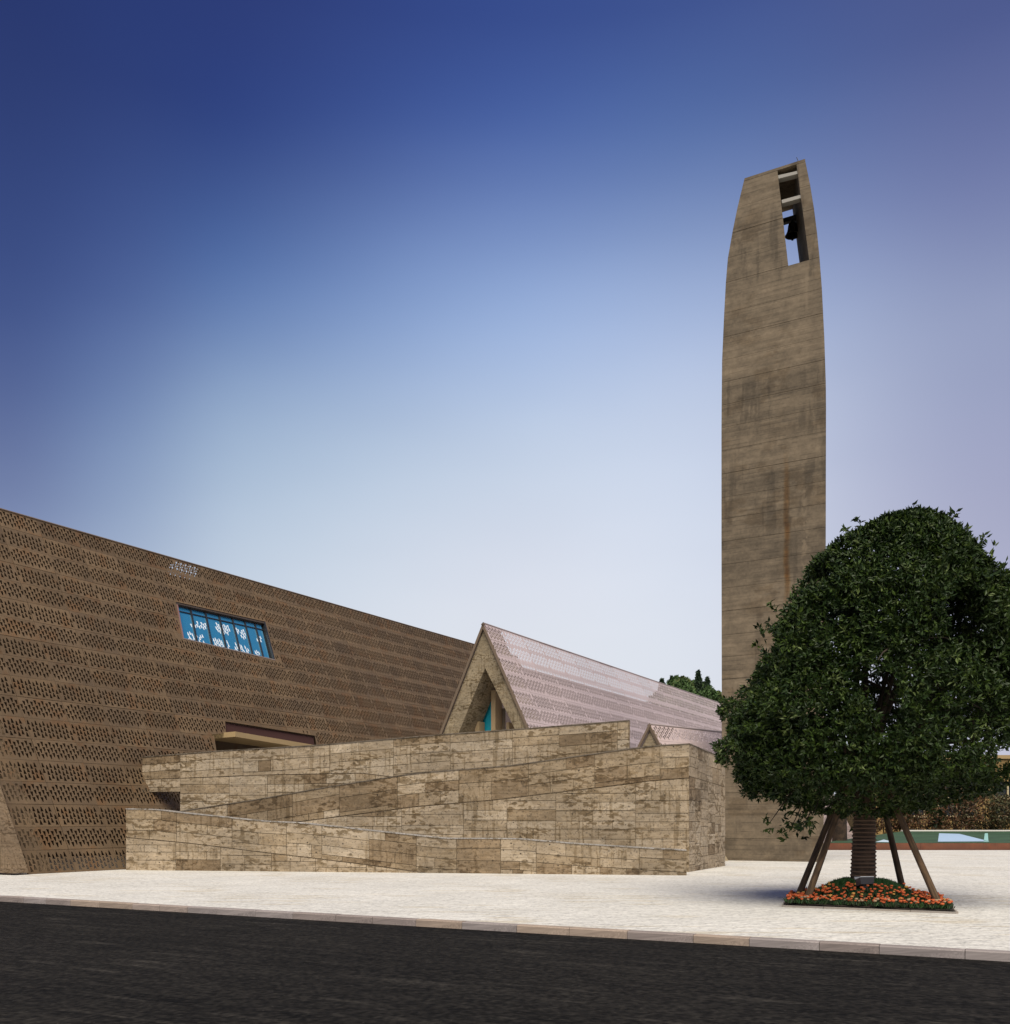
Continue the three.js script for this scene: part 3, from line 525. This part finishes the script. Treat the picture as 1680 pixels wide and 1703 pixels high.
// ───────────────────────── bell tower ─────────────────────────
{
  const X0 = (1201 - CX) / F * 41.4, T = planLine(X0, 41.4, X0 + 0.879, 41.4 - 0.4775);
  const toFace = p => { const [s, y] = T.hit(...p); return [y, s]; };
  const left = lineFnC([[1201, 1431], [1200, 900], [1200, 700], [1201, 600], [1205, 510], [1209, 440], [1214, 408], [1225, 352], [1239, 294]].map(toFace));
  const right = lineFnC([[1369, 1437], [1373, 1100], [1374, 650], [1371, 560], [1366, 460], [1360, 395], [1351, 325], [1339, 266]].map(toFace));
  const topY = 0.5 * (T.hit(1241, 294)[1] + T.hit(1339, 266)[1]);
  const [oTL, oTR, oBR, oBL] = [[1293, 283], [1325, 274], [1346, 433], [1311, 441]].map(toFace);
  const oTop = 0.5 * (oTL[0] + oTR[0]), oBot = 0.5 * (oBL[0] + oBR[0]);
  const oL = lineFn([[oBL[0], oBL[1]], [oTL[0], oTL[1]]]), oR = lineFn([[oBR[0], oBR[1]], [oTR[0], oTR[1]]]);
  const root = thing('bell_tower', 'tall slender concrete bell tower with tapering top and slotted belfry opening', 'tower', [T.X0, PL, -T.Z0]);
  root.rotation.y = T.turn;
  const D = 2.9, shear = 0.268, lean = g => mapGeo(g, v => { v.x += v.z * shear; v.y -= PL; });
  const piece = (l, r, y0, y1, ins) => prism([[l(y0) + ins, y0], [r(y0) - ins, y0], [r(y1) - ins, y1], [l(y1) + ins, y1]], -D + ins, -ins, { us: 1 });
  const uvTower = g => { const uv = g.attributes.uv; for (let i = 0; i < uv.count; i++) uv.setXY(i, clamp(uv.getX(i) < -0.01 ? -uv.getX(i) / 4.6 : uv.getX(i) / 4.6), clamp(uv.getY(i) / 30)); return g; };
  const cuts = [PL - 0.05]; const r = rng(83);
  for (let y = 1.05; y < oBot - 0.5; y += 0.92 + 0.12 * r()) cuts.push(y);
  cuts.push(oBot); for (let k = 1; k < 4; k++) cuts.push(mix(oBot, oTop, k / 4)); cuts.push(oTop, topY);
  const core = [];
  for (let i = 0; i + 1 < cuts.length; i++) {
    const y0 = cuts[i] + 0.006, y1 = cuts[i + 1] - (i + 2 < cuts.length ? 0.006 : 0), inOpen = cuts[i] >= oBot - 1e-6 && cuts[i + 1] <= oTop + 1e-6;
    const step = () => 0.012 * r();
    const add = (l, rr) => { const st = step(), g = uvTower(piece(l, rr, y0, y1, 0)); g.translate(0, 0, st); mesh('concrete_lift', lean(g), towerMat, root); core.push(lean(piece(l, rr, cuts[i], cuts[i + 1], 0.022))); };
    if (inOpen) { add(left, oL); add(oR, right); } else add(left, right);
  }
  mesh('core', mergeGeometries(core), towerCore, root);
  const barMat = plain(0.33, 0.31, 0.27, 0.85);
  for (const [a, b, c, d] of [[[1295, 296.5], [1330, 287.5], [1329, 283], [1294, 291]], [[1301, 337.5], [1338, 327], [1337, 322], [1300, 332]]]) {
    const q = [a, b, c, d].map(p => T.hit(...p));
    mesh('crossbar', lean(prism(q, -0.3, -0.02)), barMat, root);
  }
  mesh('lightning_rod', lean(tubeAlong([V(T.hit(1333, 268)[0], topY, -0.4), V(T.hit(1330, 262)[0] - 0.1, topY + 0.45, -0.4)], 0.02, 0.012, 6, 3)), plain(0.05, 0.05, 0.06, 0.5, { metalness: 0.5 }), root);
  // bell, hung in the belfry
  const bp = P(1318, 372, 42.2), bellRoot = thing('bell', 'dark bronze bell hanging in the tower belfry', 'bell', [bp.x, bp.y - 0.62, bp.z]);
  const prof = [[0.001, 0.66], [0.13, 0.655], [0.2, 0.6], [0.235, 0.5], [0.25, 0.36], [0.285, 0.2], [0.35, 0.06], [0.4, 0], [0.36, 0.0], [0.3, 0.1], [0.22, 0.34], [0.2, 0.5], [0.001, 0.6]].map(p => new THREE.Vector2(...p));
  const bronze = plain(0.045, 0.035, 0.022, 0.45, { metalness: 0.6, side: THREE.DoubleSide });
  mesh('shell', new THREE.LatheGeometry(prof.map(p => new THREE.Vector2(p.x * 0.8, 0.66 - (0.66 - p.y) * 0.85)), 24), bronze, bellRoot);
  mesh('clapper', tubeAlong([V(0, 0.55, 0), V(0.01, 0.2, 0), V(0, -0.1, 0)], 0.02, 0.05, 8, 4), bronze, bellRoot);
  const yoke = mesh('yoke', prism([[-1.0, 0.72], [0.62, 0.72], [0.62, 0.92], [-1.0, 0.92]], -0.1, 0.1), plain(0.03, 0.028, 0.026, 0.7), bellRoot); yoke.rotation.y = T.turn;
  mesh('hanger', tubeAlong([V(0, 0.64, 0), V(0, 0.74, 0)], 0.06, 0.06, 8, 2), bronze, bellRoot);
}

// ───────────────────────── foliage ─────────────────────────
// leaves: flat folded blades; each entry gives place, pointing direction, length, colour
class Leaves {
  constructor() { this.p = []; this.c = []; }
  add(o, d, len, wid, col, r) {
    const side = V(r() - 0.5, r() - 0.5, r() - 0.5).cross(d).normalize(), nrm = side.clone().cross(d).normalize();
    const m = o.clone().addScaledVector(d, len * 0.45).addScaledVector(nrm, -len * 0.08), t = o.clone().addScaledVector(d, len).addScaledVector(nrm, -len * 0.14 * r()), f = wid * 0.28;
    const a = m.clone().addScaledVector(side, wid / 2).addScaledVector(nrm, f), b = m.clone().addScaledVector(side, -wid / 2).addScaledVector(nrm, f);
    for (const v of [o, a, m, a, t, m, o, m, b, b, m, t]) { this.p.push(v.x, v.y, v.z); this.c.push(...col); }
  }
  geo() { return geoFrom(this.p, null, this.c); }
}
const leafMat = new THREE.MeshPhysicalMaterial({ color: 0xffffff, vertexColors: true, roughness: 0.5, specularIntensity: 0.5, side: THREE.DoubleSide });
const dullLeaf = new THREE.MeshStandardMaterial({ color: 0xffffff, vertexColors: true, roughness: 0.7, side: THREE.DoubleSide });
const rdir = r => { const z = 2 * r() - 1, a = 2 * Math.PI * r(), q = Math.sqrt(1 - z * z); return V(q * Math.cos(a), z, q * Math.sin(a)); };
function n3(x, y, z, s) { const zi = Math.floor(z), f = z - zi, g = k => vnoise(x + k * 17.13, y + k * 9.7, 4096, 4096, s); return mix(g(zi), g(zi + 1), f * f * (3 - 2 * f)); }

// ── the osmanthus-like tree in its bed ──
const TX = 6.86, TZ = 18.4;
{
  const root = thing('tree', 'dense dark green round-topped tree with rope-wrapped trunk held by wooden props', 'tree', [TX, 0.3, -TZ]);
  const r = rng(1234), k = TZ / F;
  // outline read from the photo: centre and radius against height
  const rows = [[854, 1516, 14], [868, 1512, 52], [902, 1494, 96], [958, 1491, 154], [1006, 1484, 190], [1080, 1476, 214], [1140, 1466, 230], [1200, 1455, 246], [1250, 1452, 244], [1290, 1448, 228], [1318, 1446, 190], [1342, 1442, 110], [1356, 1440, 40]]
    .map(([y, c, rad]) => [CH + (HY - y) * k - 0.3, (c - CX) * k - TX, rad * k]).reverse();
  const cen = lineFnC(rows.map(q => [q[0], q[1]])), rad = lineFnC(rows.map(q => [q[0], q[2]]));
  const y0 = rows[0][0], y1 = rows[rows.length - 1][0];
  const trunkTop = V(0.0, 2.5, 0);
  mesh('trunk', tubeAlong([V(-0.02, -0.12, 0), V(0, 0.8, 0), V(0.02, 1.7, 0), trunkTop], 0.24, 0.17, 12, 10), bark(0.10, 0.07, 0.05), root);
  const rope = []; for (let y = 0.2; y < 1.75; y += 0.075) { const rr = 0.24 - 0.0267 * (y + 0.12) - 0.002, g = new THREE.TorusGeometry(rr, 0.02, 5, 20); g.rotateX(Math.PI / 2 + (r() - 0.5) * 0.09); g.translate(-0.02 + 0.0235 * (y + 0.12), y, 0); rope.push(g.toNonIndexed()); }
  mesh('rope_wrap', mergeGeometries(rope), plain(0.12, 0.075, 0.048, 0.95), root);
  const limbs = [], twigTips = [];
  for (let i = 0; i < 15; i++) {
    const a = i * 2.4 + r() * 0.6, hy = mix(2.6, 6.6, (i + r()) / 15), rr = rad(hy) * (0.6 + 0.25 * r()), from = V(0.02, 1.75 + 0.75 * r(), 0);
    const to = V(cen(hy) + Math.cos(a) * rr, hy, Math.sin(a) * rr), mid = from.clone().lerp(to, 0.45).add(V(0, 0.25, 0));
    limbs.push(tubeAlong([from, mid, to], 0.085, 0.02, 6, 6));
    for (let j = 0; j < 4; j++) { const s = mid.clone().lerp(to, r()), e = s.clone().add(rdir(r).multiplyScalar(0.9)); limbs.push(tubeAlong([s, s.clone().lerp(e, 0.5).add(V(0, 0.1, 0)), e], 0.025, 0.008, 4, 3)); }
  }
  for (let i = 0; i < 9; i++) { // low drooping branches with hanging leaves
    const a = Math.PI * (0.55 + 0.75 * r()) + (i > 6 ? Math.PI : 0), d = 0.9 + 1.5 * r(), from = V(0, 1.9, 0), to = V(Math.cos(a) * d, 1.15 + 0.45 * r(), Math.abs(Math.sin(a)) * d * (r() < 0.5 ? 1 : -1) * 0.6);
    limbs.push(tubeAlong([from, V(to.x * 0.6, 2.15, to.z * 0.6), to], 0.03, 0.006, 5, 6)); twigTips.push(to);
  }
  stuff(mesh('branches', mergeGeometries(limbs), bark(0.06, 0.045, 0.03), root));
  const L = new Leaves();
  const cluster = (p, out, n, size) => {
    const ax = out.clone().lerp(rdir(r), 0.45).add(V(0, 0.22, 0)).normalize(), t = r(), young = r() < 0.05 ? 1 : 0;
    for (let i = 0; i < n; i++) {
      const d = ax.clone().multiplyScalar(0.35 + 0.5 * r()).add(rdir(r).multiplyScalar(0.9)).add(V(0, -0.18, 0)).normalize(), s = size * (0.75 + 0.5 * r());
      const g = 0.75 + 0.5 * r();
      L.add(p.clone().addScaledVector(rdir(r), 0.03), d, s, s * 0.42, young ? [0.085 * g, 0.115 * g, 0.03 * g] : [mix(0.014, 0.044, t * t) * g, mix(0.030, 0.072, t * t) * g, mix(0.005, 0.009, t) * g], r);
    }
  };
  let made = 0;
  for (let tries = 0; made < 27000 && tries < 160000; tries++) {
    const y = mix(y0, y1, r()), R0 = rad(y), a = r() * 2 * Math.PI;
    if (r() > (R0 + 0.3) / 3.4) continue;
    const q = r() < 0.78 ? 1 - 0.24 * Math.pow(r(), 1.3) : 0.2 + 0.6 * Math.sqrt(r());
    const x0 = Math.cos(a), z0 = Math.sin(a), bump = 0.84 + 0.32 * n3(x0 * 2.6 + 20, y * 1.5 + 7, z0 * 2.6 + 13, 5) + 0.10 * (n3(x0 * 7 + 50, y * 4, z0 * 7 + 31, 9) - 0.5);
    const R = R0 * q * Math.min(bump, 1.1), p = V(cen(y) + x0 * R, y, z0 * R * 0.96);
    const gap = n3(p.x * 1.35 + 31, p.y * 1.35 + 11, p.z * 1.35 + 17, 21);
    if (gap < 0.3 || (p.x > 0.2 && gap < 0.335)) continue;
    if (y < y0 + 0.55 && r() < 0.55) continue;
    const thin = Math.hypot(p.x - 1.0, (p.y - 3.75) * 0.9); if (r() < 0.72 * smooth(1.5, 0.6, thin) * smooth(0.36, 0.5, n3(p.x * 2.4 + 5, p.y * 2.4 + 3, 1.5, 77))) continue;
    cluster(p, V(x0, (y - 3.6) * 0.16, z0).normalize(), 5 + Math.floor(r() * 4), 0.102);
    made++;
  }
  for (const t of twigTips) for (let j = 0; j < 5; j++) cluster(t.clone().add(rdir(r).multiplyScalar(0.16)), V(0, -1, 0), 5, 0.13);
  for (let i = 0; i < 60; i++) { // shoots standing out of the outline
    const y = mix(y0 + 1, y1, Math.sqrt(r())), a = r() * 2 * Math.PI, p = V(cen(y) + Math.cos(a) * rad(y) * 0.99, y, Math.sin(a) * rad(y) * 0.95), d = V(Math.cos(a) * 0.5, 0.9, Math.sin(a) * 0.5);
    for (let j = 0; j < 5; j++) cluster(p.clone().addScaledVector(d, j * 0.055), d, 4, 0.12);
  }
  mesh('crown', L.geo(), leafMat, root);
}

// ── flower bed, props, lamp ──
{
  const FL = [5.12, 17.7], FR = [7.65, 16.3], bd = [0.33 * 2.9, 0.944 * 2.9], BL = [FL[0] + bd[0], FL[1] + bd[1]], BR = [FR[0] + bd[0], FR[1] + bd[1]];
  const at = (u, v) => [mix(mix(FL[0], FR[0], u), mix(BL[0], BR[0], u), v), mix(mix(FL[1], FR[1], u), mix(BL[1], BR[1], u), v)];
  const c0 = at(0.5, 0.5), root = thing('flower_bed', 'square bed of orange and yellow flowers round a grassy mound at the tree foot', 'flower bed', [c0[0], PL, -c0[1]]);
  const loc = (u, v, h) => { const q = at(u, v); return V(q[0] - c0[0], h, -(q[1] - c0[1])); };
  const height = (u, v) => { const e = Math.min(u, 1 - u, v, 1 - v) * 2; return 0.05 + 0.38 * smooth(0.15, 0.8, e); };
  const pos = [], N = 26; for (let i = 0; i < N; i++) for (let j = 0; j < N; j++) { const q = (a, b) => { const u = (i + a) / N, v = (j + b) / N, p = loc(u, v, height(u, v) + 0.03 * (vnoise(u * 14, v * 14, 64, 64, 8) - 0.5)); pos.push(p.x, p.y, p.z); }; q(0, 0); q(1, 0); q(1, 1); q(0, 0); q(1, 1); q(0, 1); }
  mesh('soil', geoFrom(pos), plain(0.035, 0.024, 0.016, 1), root);
  const stone = [plain(0.30, 0.26, 0.22, 0.85), plain(0.26, 0.23, 0.20, 0.85)], r = rng(4242);
  for (const [a, b] of [[[0, 0], [1, 0]], [[1, 0], [1, 1]], [[1, 1], [0, 1]], [[0, 1], [0, 0]]]) {
    const p = loc(...a, 0), q = loc(...b, 0), d = q.clone().sub(p), L = d.length(), n = 4;
    for (let i = 0; i < n; i++) { const m = mesh('edging_stone', prism([[i * L / n + 0.004, -0.1], [(i + 1) * L / n - 0.004, -0.1], [(i + 1) * L / n - 0.004, 0.03 + 0.006 * r()], [i * L / n + 0.004, 0.03 + 0.006 * r()]], -0.05, 0.03), stone[Math.floor(r() * 2)], root); m.position.copy(p); m.rotation.y = Math.atan2(-d.z, d.x); }
  }
  const G = new Leaves();
  for (let i = 0; i < 14000; i++) { const u = 0.1 + 0.8 * r(), v = 0.2 + 0.74 * r(), p = loc(u, v, height(u, v) - 0.005), g = 0.7 + 0.6 * r(); G.add(p, V(r() - 0.5, 0.9, r() - 0.5).normalize(), 0.05 + 0.05 * r(), 0.012, [0.02 * g, 0.075 * g, 0.012 * g], r); }
  stuff(mesh('grass', G.geo(), dullLeaf, root));
  const FG = new Leaves(), heads = [], cols = [];
  const ball = new THREE.IcosahedronGeometry(1, 1);
  const orange = [], yellow = [], pale = [];
  const plant = (u, v, kind) => {
    const p = loc(u, v, height(u, v)), h = 0.09 + 0.07 * r();
    for (let k = 0; k < 9; k++) FG.add(p.clone().add(V((r() - 0.5) * 0.08, 0.01, (r() - 0.5) * 0.08)), V(r() - 0.5, 0.7, r() - 0.5).normalize(), 0.08 + 0.05 * r(), 0.03, [0.02 * (0.6 + r()), 0.045 * (0.6 + r()), 0.012], r);
    const s = 0.021 + 0.017 * r(), g = ball.clone(); mapGeo(g, q => { const w = 0.85 + 0.3 * hash(Math.round(q.x * 50), Math.round(q.y * 50 + q.z * 977), 3); q.multiplyScalar(w); }); g.scale(s, s * 0.62, s); g.translate(p.x, p.y + h, p.z); kind.push(g);
  };
  for (let i = 0; i < 520; i++) { // front rows dense, sides and back thinner
    const e = r(), band = Math.pow(r(), 1.2) * 0.30; let u, v;
    if (e < 0.74) { u = 0.02 + 0.96 * r(); v = 0.02 + band * 0.85; } else if (e < 0.86) { u = 0.02 + band * 0.5; v = 0.05 + 0.7 * r(); } else { u = 0.98 - band * 0.5; v = 0.05 + 0.8 * r(); }
    const f = r(), front = v < 0.1;
    plant(u, v, front && f < 0.34 ? pale : f < 0.13 ? yellow : orange);
  }
  stuff(mesh('flower_leaves', FG.geo(), dullLeaf, root));
  stuff(mesh('orange_flowers', mergeGeometries(orange), plain(0.47, 0.095, 0.025, 0.85), root));
  stuff(mesh('yellow_flowers', mergeGeometries(yellow), plain(0.52, 0.28, 0.07, 0.85), root));
  stuff(mesh('faded_flowers', mergeGeometries(pale), plain(0.32, 0.22, 0.13, 0.9), root));
  { // dry stalks along the rear edge
    const S = []; for (let i = 0; i < 26; i++) { const u = 0.05 + 0.9 * r(), v = 0.86 + 0.1 * r(), p = loc(u, v, height(u, v)); S.push(tubeAlong([p, p.clone().add(V((r() - 0.5) * 0.2, 0.1 + 0.08 * r(), 0)), p.clone().add(V((r() - 0.5) * 0.5, 0.06 + 0.12 * r(), 0.1))], 0.009, 0.005, 4, 4)); }
    stuff(mesh('dry_stalks', mergeGeometries(S), plain(0.03, 0.022, 0.018, 0.9), root));
  }
  // four props leaning on the trunk
  const wood = bark(0.17, 0.115, 0.07), wood2 = bark(0.115, 0.08, 0.055);
  const props = [[0.13, 0.07, 'wooden prop rising from the front left corner of the flower bed', 0], [0.06, 0.42, 'thin wooden prop rising from the left side of the flower bed', 1], [0.93, 0.1, 'wooden prop rising from the front right corner of the flower bed', 0], [0.76, 0.8, 'wooden prop rising from the rear right corner of the flower bed', 1]];
  props.forEach(([u, v, label, dark]) => {
    const q = at(u, v), h = PL + height(u, v) - 0.04, g = thing('support_prop', label, 'post', [q[0], h, -q[1]], 'props bracing the tree');
    const d = V(TX - q[0], 0, -TZ + q[1]), dl = d.length(), top = d.clone().multiplyScalar((dl - 0.16) / dl).setY(3.0 - h);
    mesh('pole', tubeAlong([V(0, 0, 0), top.clone().multiplyScalar(0.5).add(V(0.01, 0, 0.01)), top], 0.064, 0.05, 9, 8), dark ? wood2 : wood, g);
    const f = 0.66, tie = new THREE.TorusGeometry(0.064, 0.018, 6, 12); const m = mesh('tie', tie, plain(0.03, 0.025, 0.02, 0.9), g); m.position.copy(top).multiplyScalar(f); m.quaternion.setFromUnitVectors(V(0, 0, 1), top.clone().normalize());
  });
  // floodlight on the mound
  const lq = at(0.50, 0.26), lamp = thing('floodlight', 'small grey floodlight on the grassy mound in front of the trunk', 'floodlight', [lq[0], PL + 0.33, -lq[1]]);
  lamp.rotation.y = 0.25;
  mesh('housing', mapGeo(prism([[-0.13, 0.07], [0.13, 0.07], [0.15, 0.2], [-0.15, 0.2]], -0.09, 0.06), v => { v.y += v.z * 0.35; }), plain(0.035, 0.035, 0.04, 0.5), lamp);
  mesh('lens', mapGeo(prism([[-0.14, 0.202], [0.14, 0.202], [0.14, 0.215], [-0.14, 0.215]], -0.085, 0.055), v => { v.y += v.z * 0.35; }), plain(0.55, 0.58, 0.6, 0.15), lamp);
  mesh('visor', mapGeo(prism([[-0.155, 0.2], [0.155, 0.2], [0.17, 0.25], [-0.17, 0.25]], -0.1, -0.085), v => { v.y += v.z * 0.35; }), plain(0.3, 0.31, 0.33, 0.4), lamp);
  mesh('bracket', prism([[-0.05, -0.06], [0.05, -0.06], [0.05, 0.08], [-0.05, 0.08]], -0.04, 0.01), plain(0.03, 0.03, 0.03, 0.6), lamp);
}

// ───────────────────────── behind the plaza ─────────────────────────
{ // sloping green terrace behind a rust-coloured edge
  const y = (X, Z) => 0.545 + (Z - 58.9) * 0.031;
  const root = thing('green_terrace', 'raised green terrace with pale blue patches behind a rust brown steel edge', 'terrace', [30, PL, -59]);
  const sheet = (pts, dy) => { const g = flat(pts, 0, 0.2); return mapGeo(g, v => { v.y = y(v.x, -v.z) + dy - PL; v.x -= 30; v.z += 59; }); };
  mesh('turf', sheet([[19.4, 58.9], [60, 58.9], [60, 78], [32.2, 78]], 0), new THREE.MeshStandardMaterial({ color: new THREE.Color(0.05, 0.115, 0.055), map: earthMap, roughness: 0.8, side: THREE.DoubleSide }), root);
  const onT = (px, py) => { const kx = (px - CX) / F, ky = (HY - py) / F; const Z = (0.545 - 58.9 * 0.031 - CH) / (ky - 0.031); return [kx * Z, Z]; };
  for (const [pp, m] of [[[[1560, 1400], [1646, 1399.5], [1596, 1387], [1562, 1386]], plain(0.38, 0.52, 0.68, 0.5)], [[[1456, 1400.5], [1490, 1401], [1470, 1396.5]], plain(0.5, 0.62, 0.72, 0.5)], [[[1509, 1401], [1518, 1401], [1515, 1391]], plain(0.35, 0.6, 0.55, 0.5)], [[[1636, 1400.3], [1644, 1400.3], [1643, 1386], [1638, 1386]], plain(0.3, 0.55, 0.5, 0.5)]])
    mesh('pale_patch', sheet(pp.map(p => onT(...p)), 0.012), m, root);
  for (let i = 0; i < 14; i++) { const m = mesh('steel_edge', prism([[i * 3 - 10.6, 0.005], [i * 3 - 7.61, 0.005], [i * 3 - 7.61, 0.425], [i * 3 - 10.6, 0.425]], -0.04, 0.06), steel(0.21, 0.07, 0.03, 0.7), root); m.position.z = 0.1; }
  mesh('rear_kerb', prism([[2.2, 1.0], [30, 1.0], [30, 1.14], [2.2, 1.14]], -19.3, -19.05), plain(0.62, 0.6, 0.55, 0.8), root);
}
{ // ochre building
  const Z = 92, x0 = (1440 - CX) / F * Z, root = thing('ochre_building', 'ochre rendered low building with dark strip windows behind the tree', 'building', [x0, 0, -Z]);
  const Wd = 24, Ht = CH + (HY - 1262) / F * Z, wins = [], px = (x) => ((x - CX) / F * Z - x0), py = y => CH + (HY - y) / F * Z;
  for (const [a, b, c, d] of [[1655, 1700, 1300, 1326], [1655, 1700, 1334, 1356], [1560, 1625, 1300, 1326], [1478, 1540, 1300, 1326], [1478, 1540, 1334, 1356], [1560, 1625, 1334, 1356]]) wins.push([[px(a), py(d)], [px(b), py(d)], [px(b), py(c)], [px(a), py(c)]]);
  mesh('wall', prism([[0, 0], [Wd, 0], [Wd, Ht], [0, Ht]], -8, 0, { holes: wins }), new THREE.MeshStandardMaterial({ color: new THREE.Color(0.44, 0.29, 0.11), map: concreteMap, roughness: 0.9 }), root);
  const dark = plain(0.012, 0.014, 0.016, 0.2), frame = plain(0.5, 0.42, 0.25, 0.7);
  for (const w of wins) { const [a, b, c] = w, g = mesh('window', prism([[a[0], a[1]], [b[0], b[1]], [c[0], c[1]], [a[0], c[1]]], -0.3, -0.25), dark, root); for (const t of [0, 0.5, 1]) { const x = mix(a[0], b[0] - 0.12, t); mesh('window_frame', prism([[x, a[1]], [x + 0.12, a[1]], [x + 0.12, c[1]], [x, c[1]]], -0.25, -0.1), frame, g); } mesh('sill', prism([[a[0] - 0.1, a[1] - 0.18], [b[0] + 0.1, a[1] - 0.18], [b[0] + 0.1, a[1] - 0.02], [a[0] - 0.1, a[1] - 0.02]], -0.2, 0.25), frame, g); }
  mesh('parapet', prism([[-0.2, Ht], [Wd + 0.2, Ht], [Wd + 0.2, Ht + 0.35], [-0.2, Ht + 0.35]], -8.2, 0.2), plain(0.33, 0.23, 0.11, 0.85), root);
}
{ // russet shrubs between terrace and building, and one tree whose trunk shows beside the tower
  const r = rng(606);
  const shrub = (px, Z, w, h, label, cols) => {
    const g = thing('shrub', label, 'shrub', [(px - CX) / F * Z, 0.9, -Z], 'russet shrubs behind the terrace'), L = new Leaves();
    for (let i = 0; i < 2600; i++) { const d = rdir(r), q = Math.cbrt(0.25 + 0.75 * r()), p = V(d.x * w * q, h * 0.5 + d.y * h * 0.52 * q, d.z * w * 0.6 * q); if (n3(p.x * 1.1 + 40, p.y * 1.1 + 40, p.z + 9, 31) < 0.36) continue; const c = cols[Math.floor(r() * cols.length)], b = 0.6 + 0.8 * r(); L.add(p, rdir(r), 0.26, 0.14, c.map(k => k * b), r); }
    mesh('foliage', L.geo(), dullLeaf, g);
    const st = []; for (let i = 0; i < 7; i++) { const d = rdir(r); st.push(tubeAlong([V(d.x * 0.2, -0.9, d.z * 0.2), V(d.x * w * 0.3, h * 0.3, d.z * 0.3), V(d.x * w * 0.7, h * 0.7, d.z * 0.6)], 0.06, 0.02, 5, 4)); }
    stuff(mesh('stems', mergeGeometries(st), bark(0.08, 0.05, 0.03), g));
  };
  const russet = [[0.10, 0.042, 0.014], [0.075, 0.04, 0.014], [0.05, 0.042, 0.012], [0.13, 0.055, 0.018]], olive = [[0.045, 0.05, 0.016], [0.06, 0.05, 0.016], [0.09, 0.05, 0.016]];
  for (const [px, Z, w, h, c, l] of [[1475, 82, 2.6, 3.4, russet, 'russet shrub directly behind the rope-wrapped trunk'], [1535, 81, 2.8, 4.0, russet, 'tall russet shrub behind the triangular pale patch of the terrace'], [1590, 80, 2.6, 4.2, russet, 'tall russet shrub behind the large pale blue patch of the terrace'], [1640, 81, 2.5, 3.7, olive, 'olive brown shrub below the strip windows of the ochre building'], [1690, 80, 2.6, 3.3, olive, 'low olive shrub in front of the end windows of the ochre building']]) shrub(px, Z, w, h, l, c);
  const Z = 62, g = thing('background_tree', 'small tree with a thick bare trunk growing beside the tower base', 'tree', [(1396 - CX) / F * Z, 0.1, -Z]);
  mesh('trunk', tubeAlong([V(0, 0, 0), V(0.05, 1.2, 0), V(0.12, 3.2, 0)], 0.5, 0.3, 10, 6), bark(0.09, 0.06, 0.04), g);
  const L = new Leaves(); for (let i = 0; i < 4500; i++) { const d = rdir(r), q = Math.cbrt(r()), p = V(0.6 + d.x * 2.6 * q, 5.0 + d.y * 2.2 * q, d.z * 2.4 * q); if (n3(p.x + 40, p.y + 40, p.z + 9, 33) < 0.4) continue; const b = 0.6 + 0.8 * r(); L.add(p, rdir(r), 0.2, 0.09, [0.025 * b, 0.05 * b, 0.014 * b], r); }
  mesh('crown', L.geo(), dullLeaf, g);
}
{ // wooded hill far behind the wing
  const cx = 40.5, cz = 215, hgt = (X, Z) => 28.8 * Math.exp(-Math.pow((X - cx) / 18, 2) - Math.pow((Z - cz) / 34, 2)) + 2.0 * (vnoise(X * 0.09, Z * 0.09, 512, 512, 4) - 0.5) - 0.5;
  const pos = [], n = 40; for (let i = 0; i < n; i++) for (let j = 0; j < n; j++) { const q = (a, b) => { const X = cx - 46 + (i + a) * 92 / n, Z = cz - 90 + (j + b) * 180 / n; pos.push(X, Math.max(hgt(X, Z), -1), -Z); }; q(0, 0); q(1, 0); q(1, 1); q(0, 0); q(1, 1); q(0, 1); }
  structure('hill', geoFrom(pos), plain(0.05, 0.06, 0.02, 1));
  const r = rng(909), protos = [];
  const make = (kind) => { const L = new Leaves(), g = new THREE.Group(); const conic = kind === 1, H = conic ? 7 : 5.5;
    for (let i = 0; i < 900; i++) { const t = Math.pow(r(), 0.8), d = rdir(r), w = conic ? 1.3 * (1 - t) + 0.1 : 2.1 * Math.sqrt(Math.max(0.02, 1 - Math.pow(2 * t - 0.9, 2))), p = V(d.x * w, 1.0 + t * (H - 1), d.z * w), b = 0.6 + 0.8 * r(), c = kind === 0 ? [0.052, 0.098, 0.022] : kind === 1 ? [0.020, 0.044, 0.014] : [0.09, 0.12, 0.028]; L.add(p, rdir(r), 0.55, 0.36, c.map(k => k * b), r); }
    mesh('crown', L.geo(), dullLeaf, g); mesh('trunk', tubeAlong([V(0, -0.6, 0), V(0, 1.2, 0), V(0.1, H * 0.6, 0)], 0.2, 0.07, 5, 3), bark(0.06, 0.045, 0.03), g); return g; };
  for (let k = 0; k < 3; k++) protos.push(make(k));
  const words = ['round dark green tree on the wooded hill', 'narrow conifer on the wooded hill', 'bright olive green tree on the wooded hill'], names = ['hill_tree', 'hill_conifer', 'hill_olive_tree'];
  let i = 0;
  for (let tries = 0; tries < 900 && i < 46; tries++) {
    const px = 1088 + 124 * r(), Z = 170 + 60 * r(), X = (px - CX) / F * Z, h = hgt(X, Z); if (h < 14) continue;
    const py = HY - F * (h + 3 - CH) / Z; if (py > 1185) continue;
    const k = r() < 0.42 ? 0 : r() < 0.5 ? 1 : 2, g = protos[k].clone(); g.name = numbered(names[k]); tag(g, words[k], 'tree', ['round trees on the hill', 'conifers on the hill', 'olive trees on the hill'][k]);
    const s = 0.75 + 0.5 * r(); g.scale.setScalar(s); g.rotation.y = r() * 6.3; g.position.set(X, h, -Z); scene.add(g); i++;
  }
}

renderer.render(scene, camera);
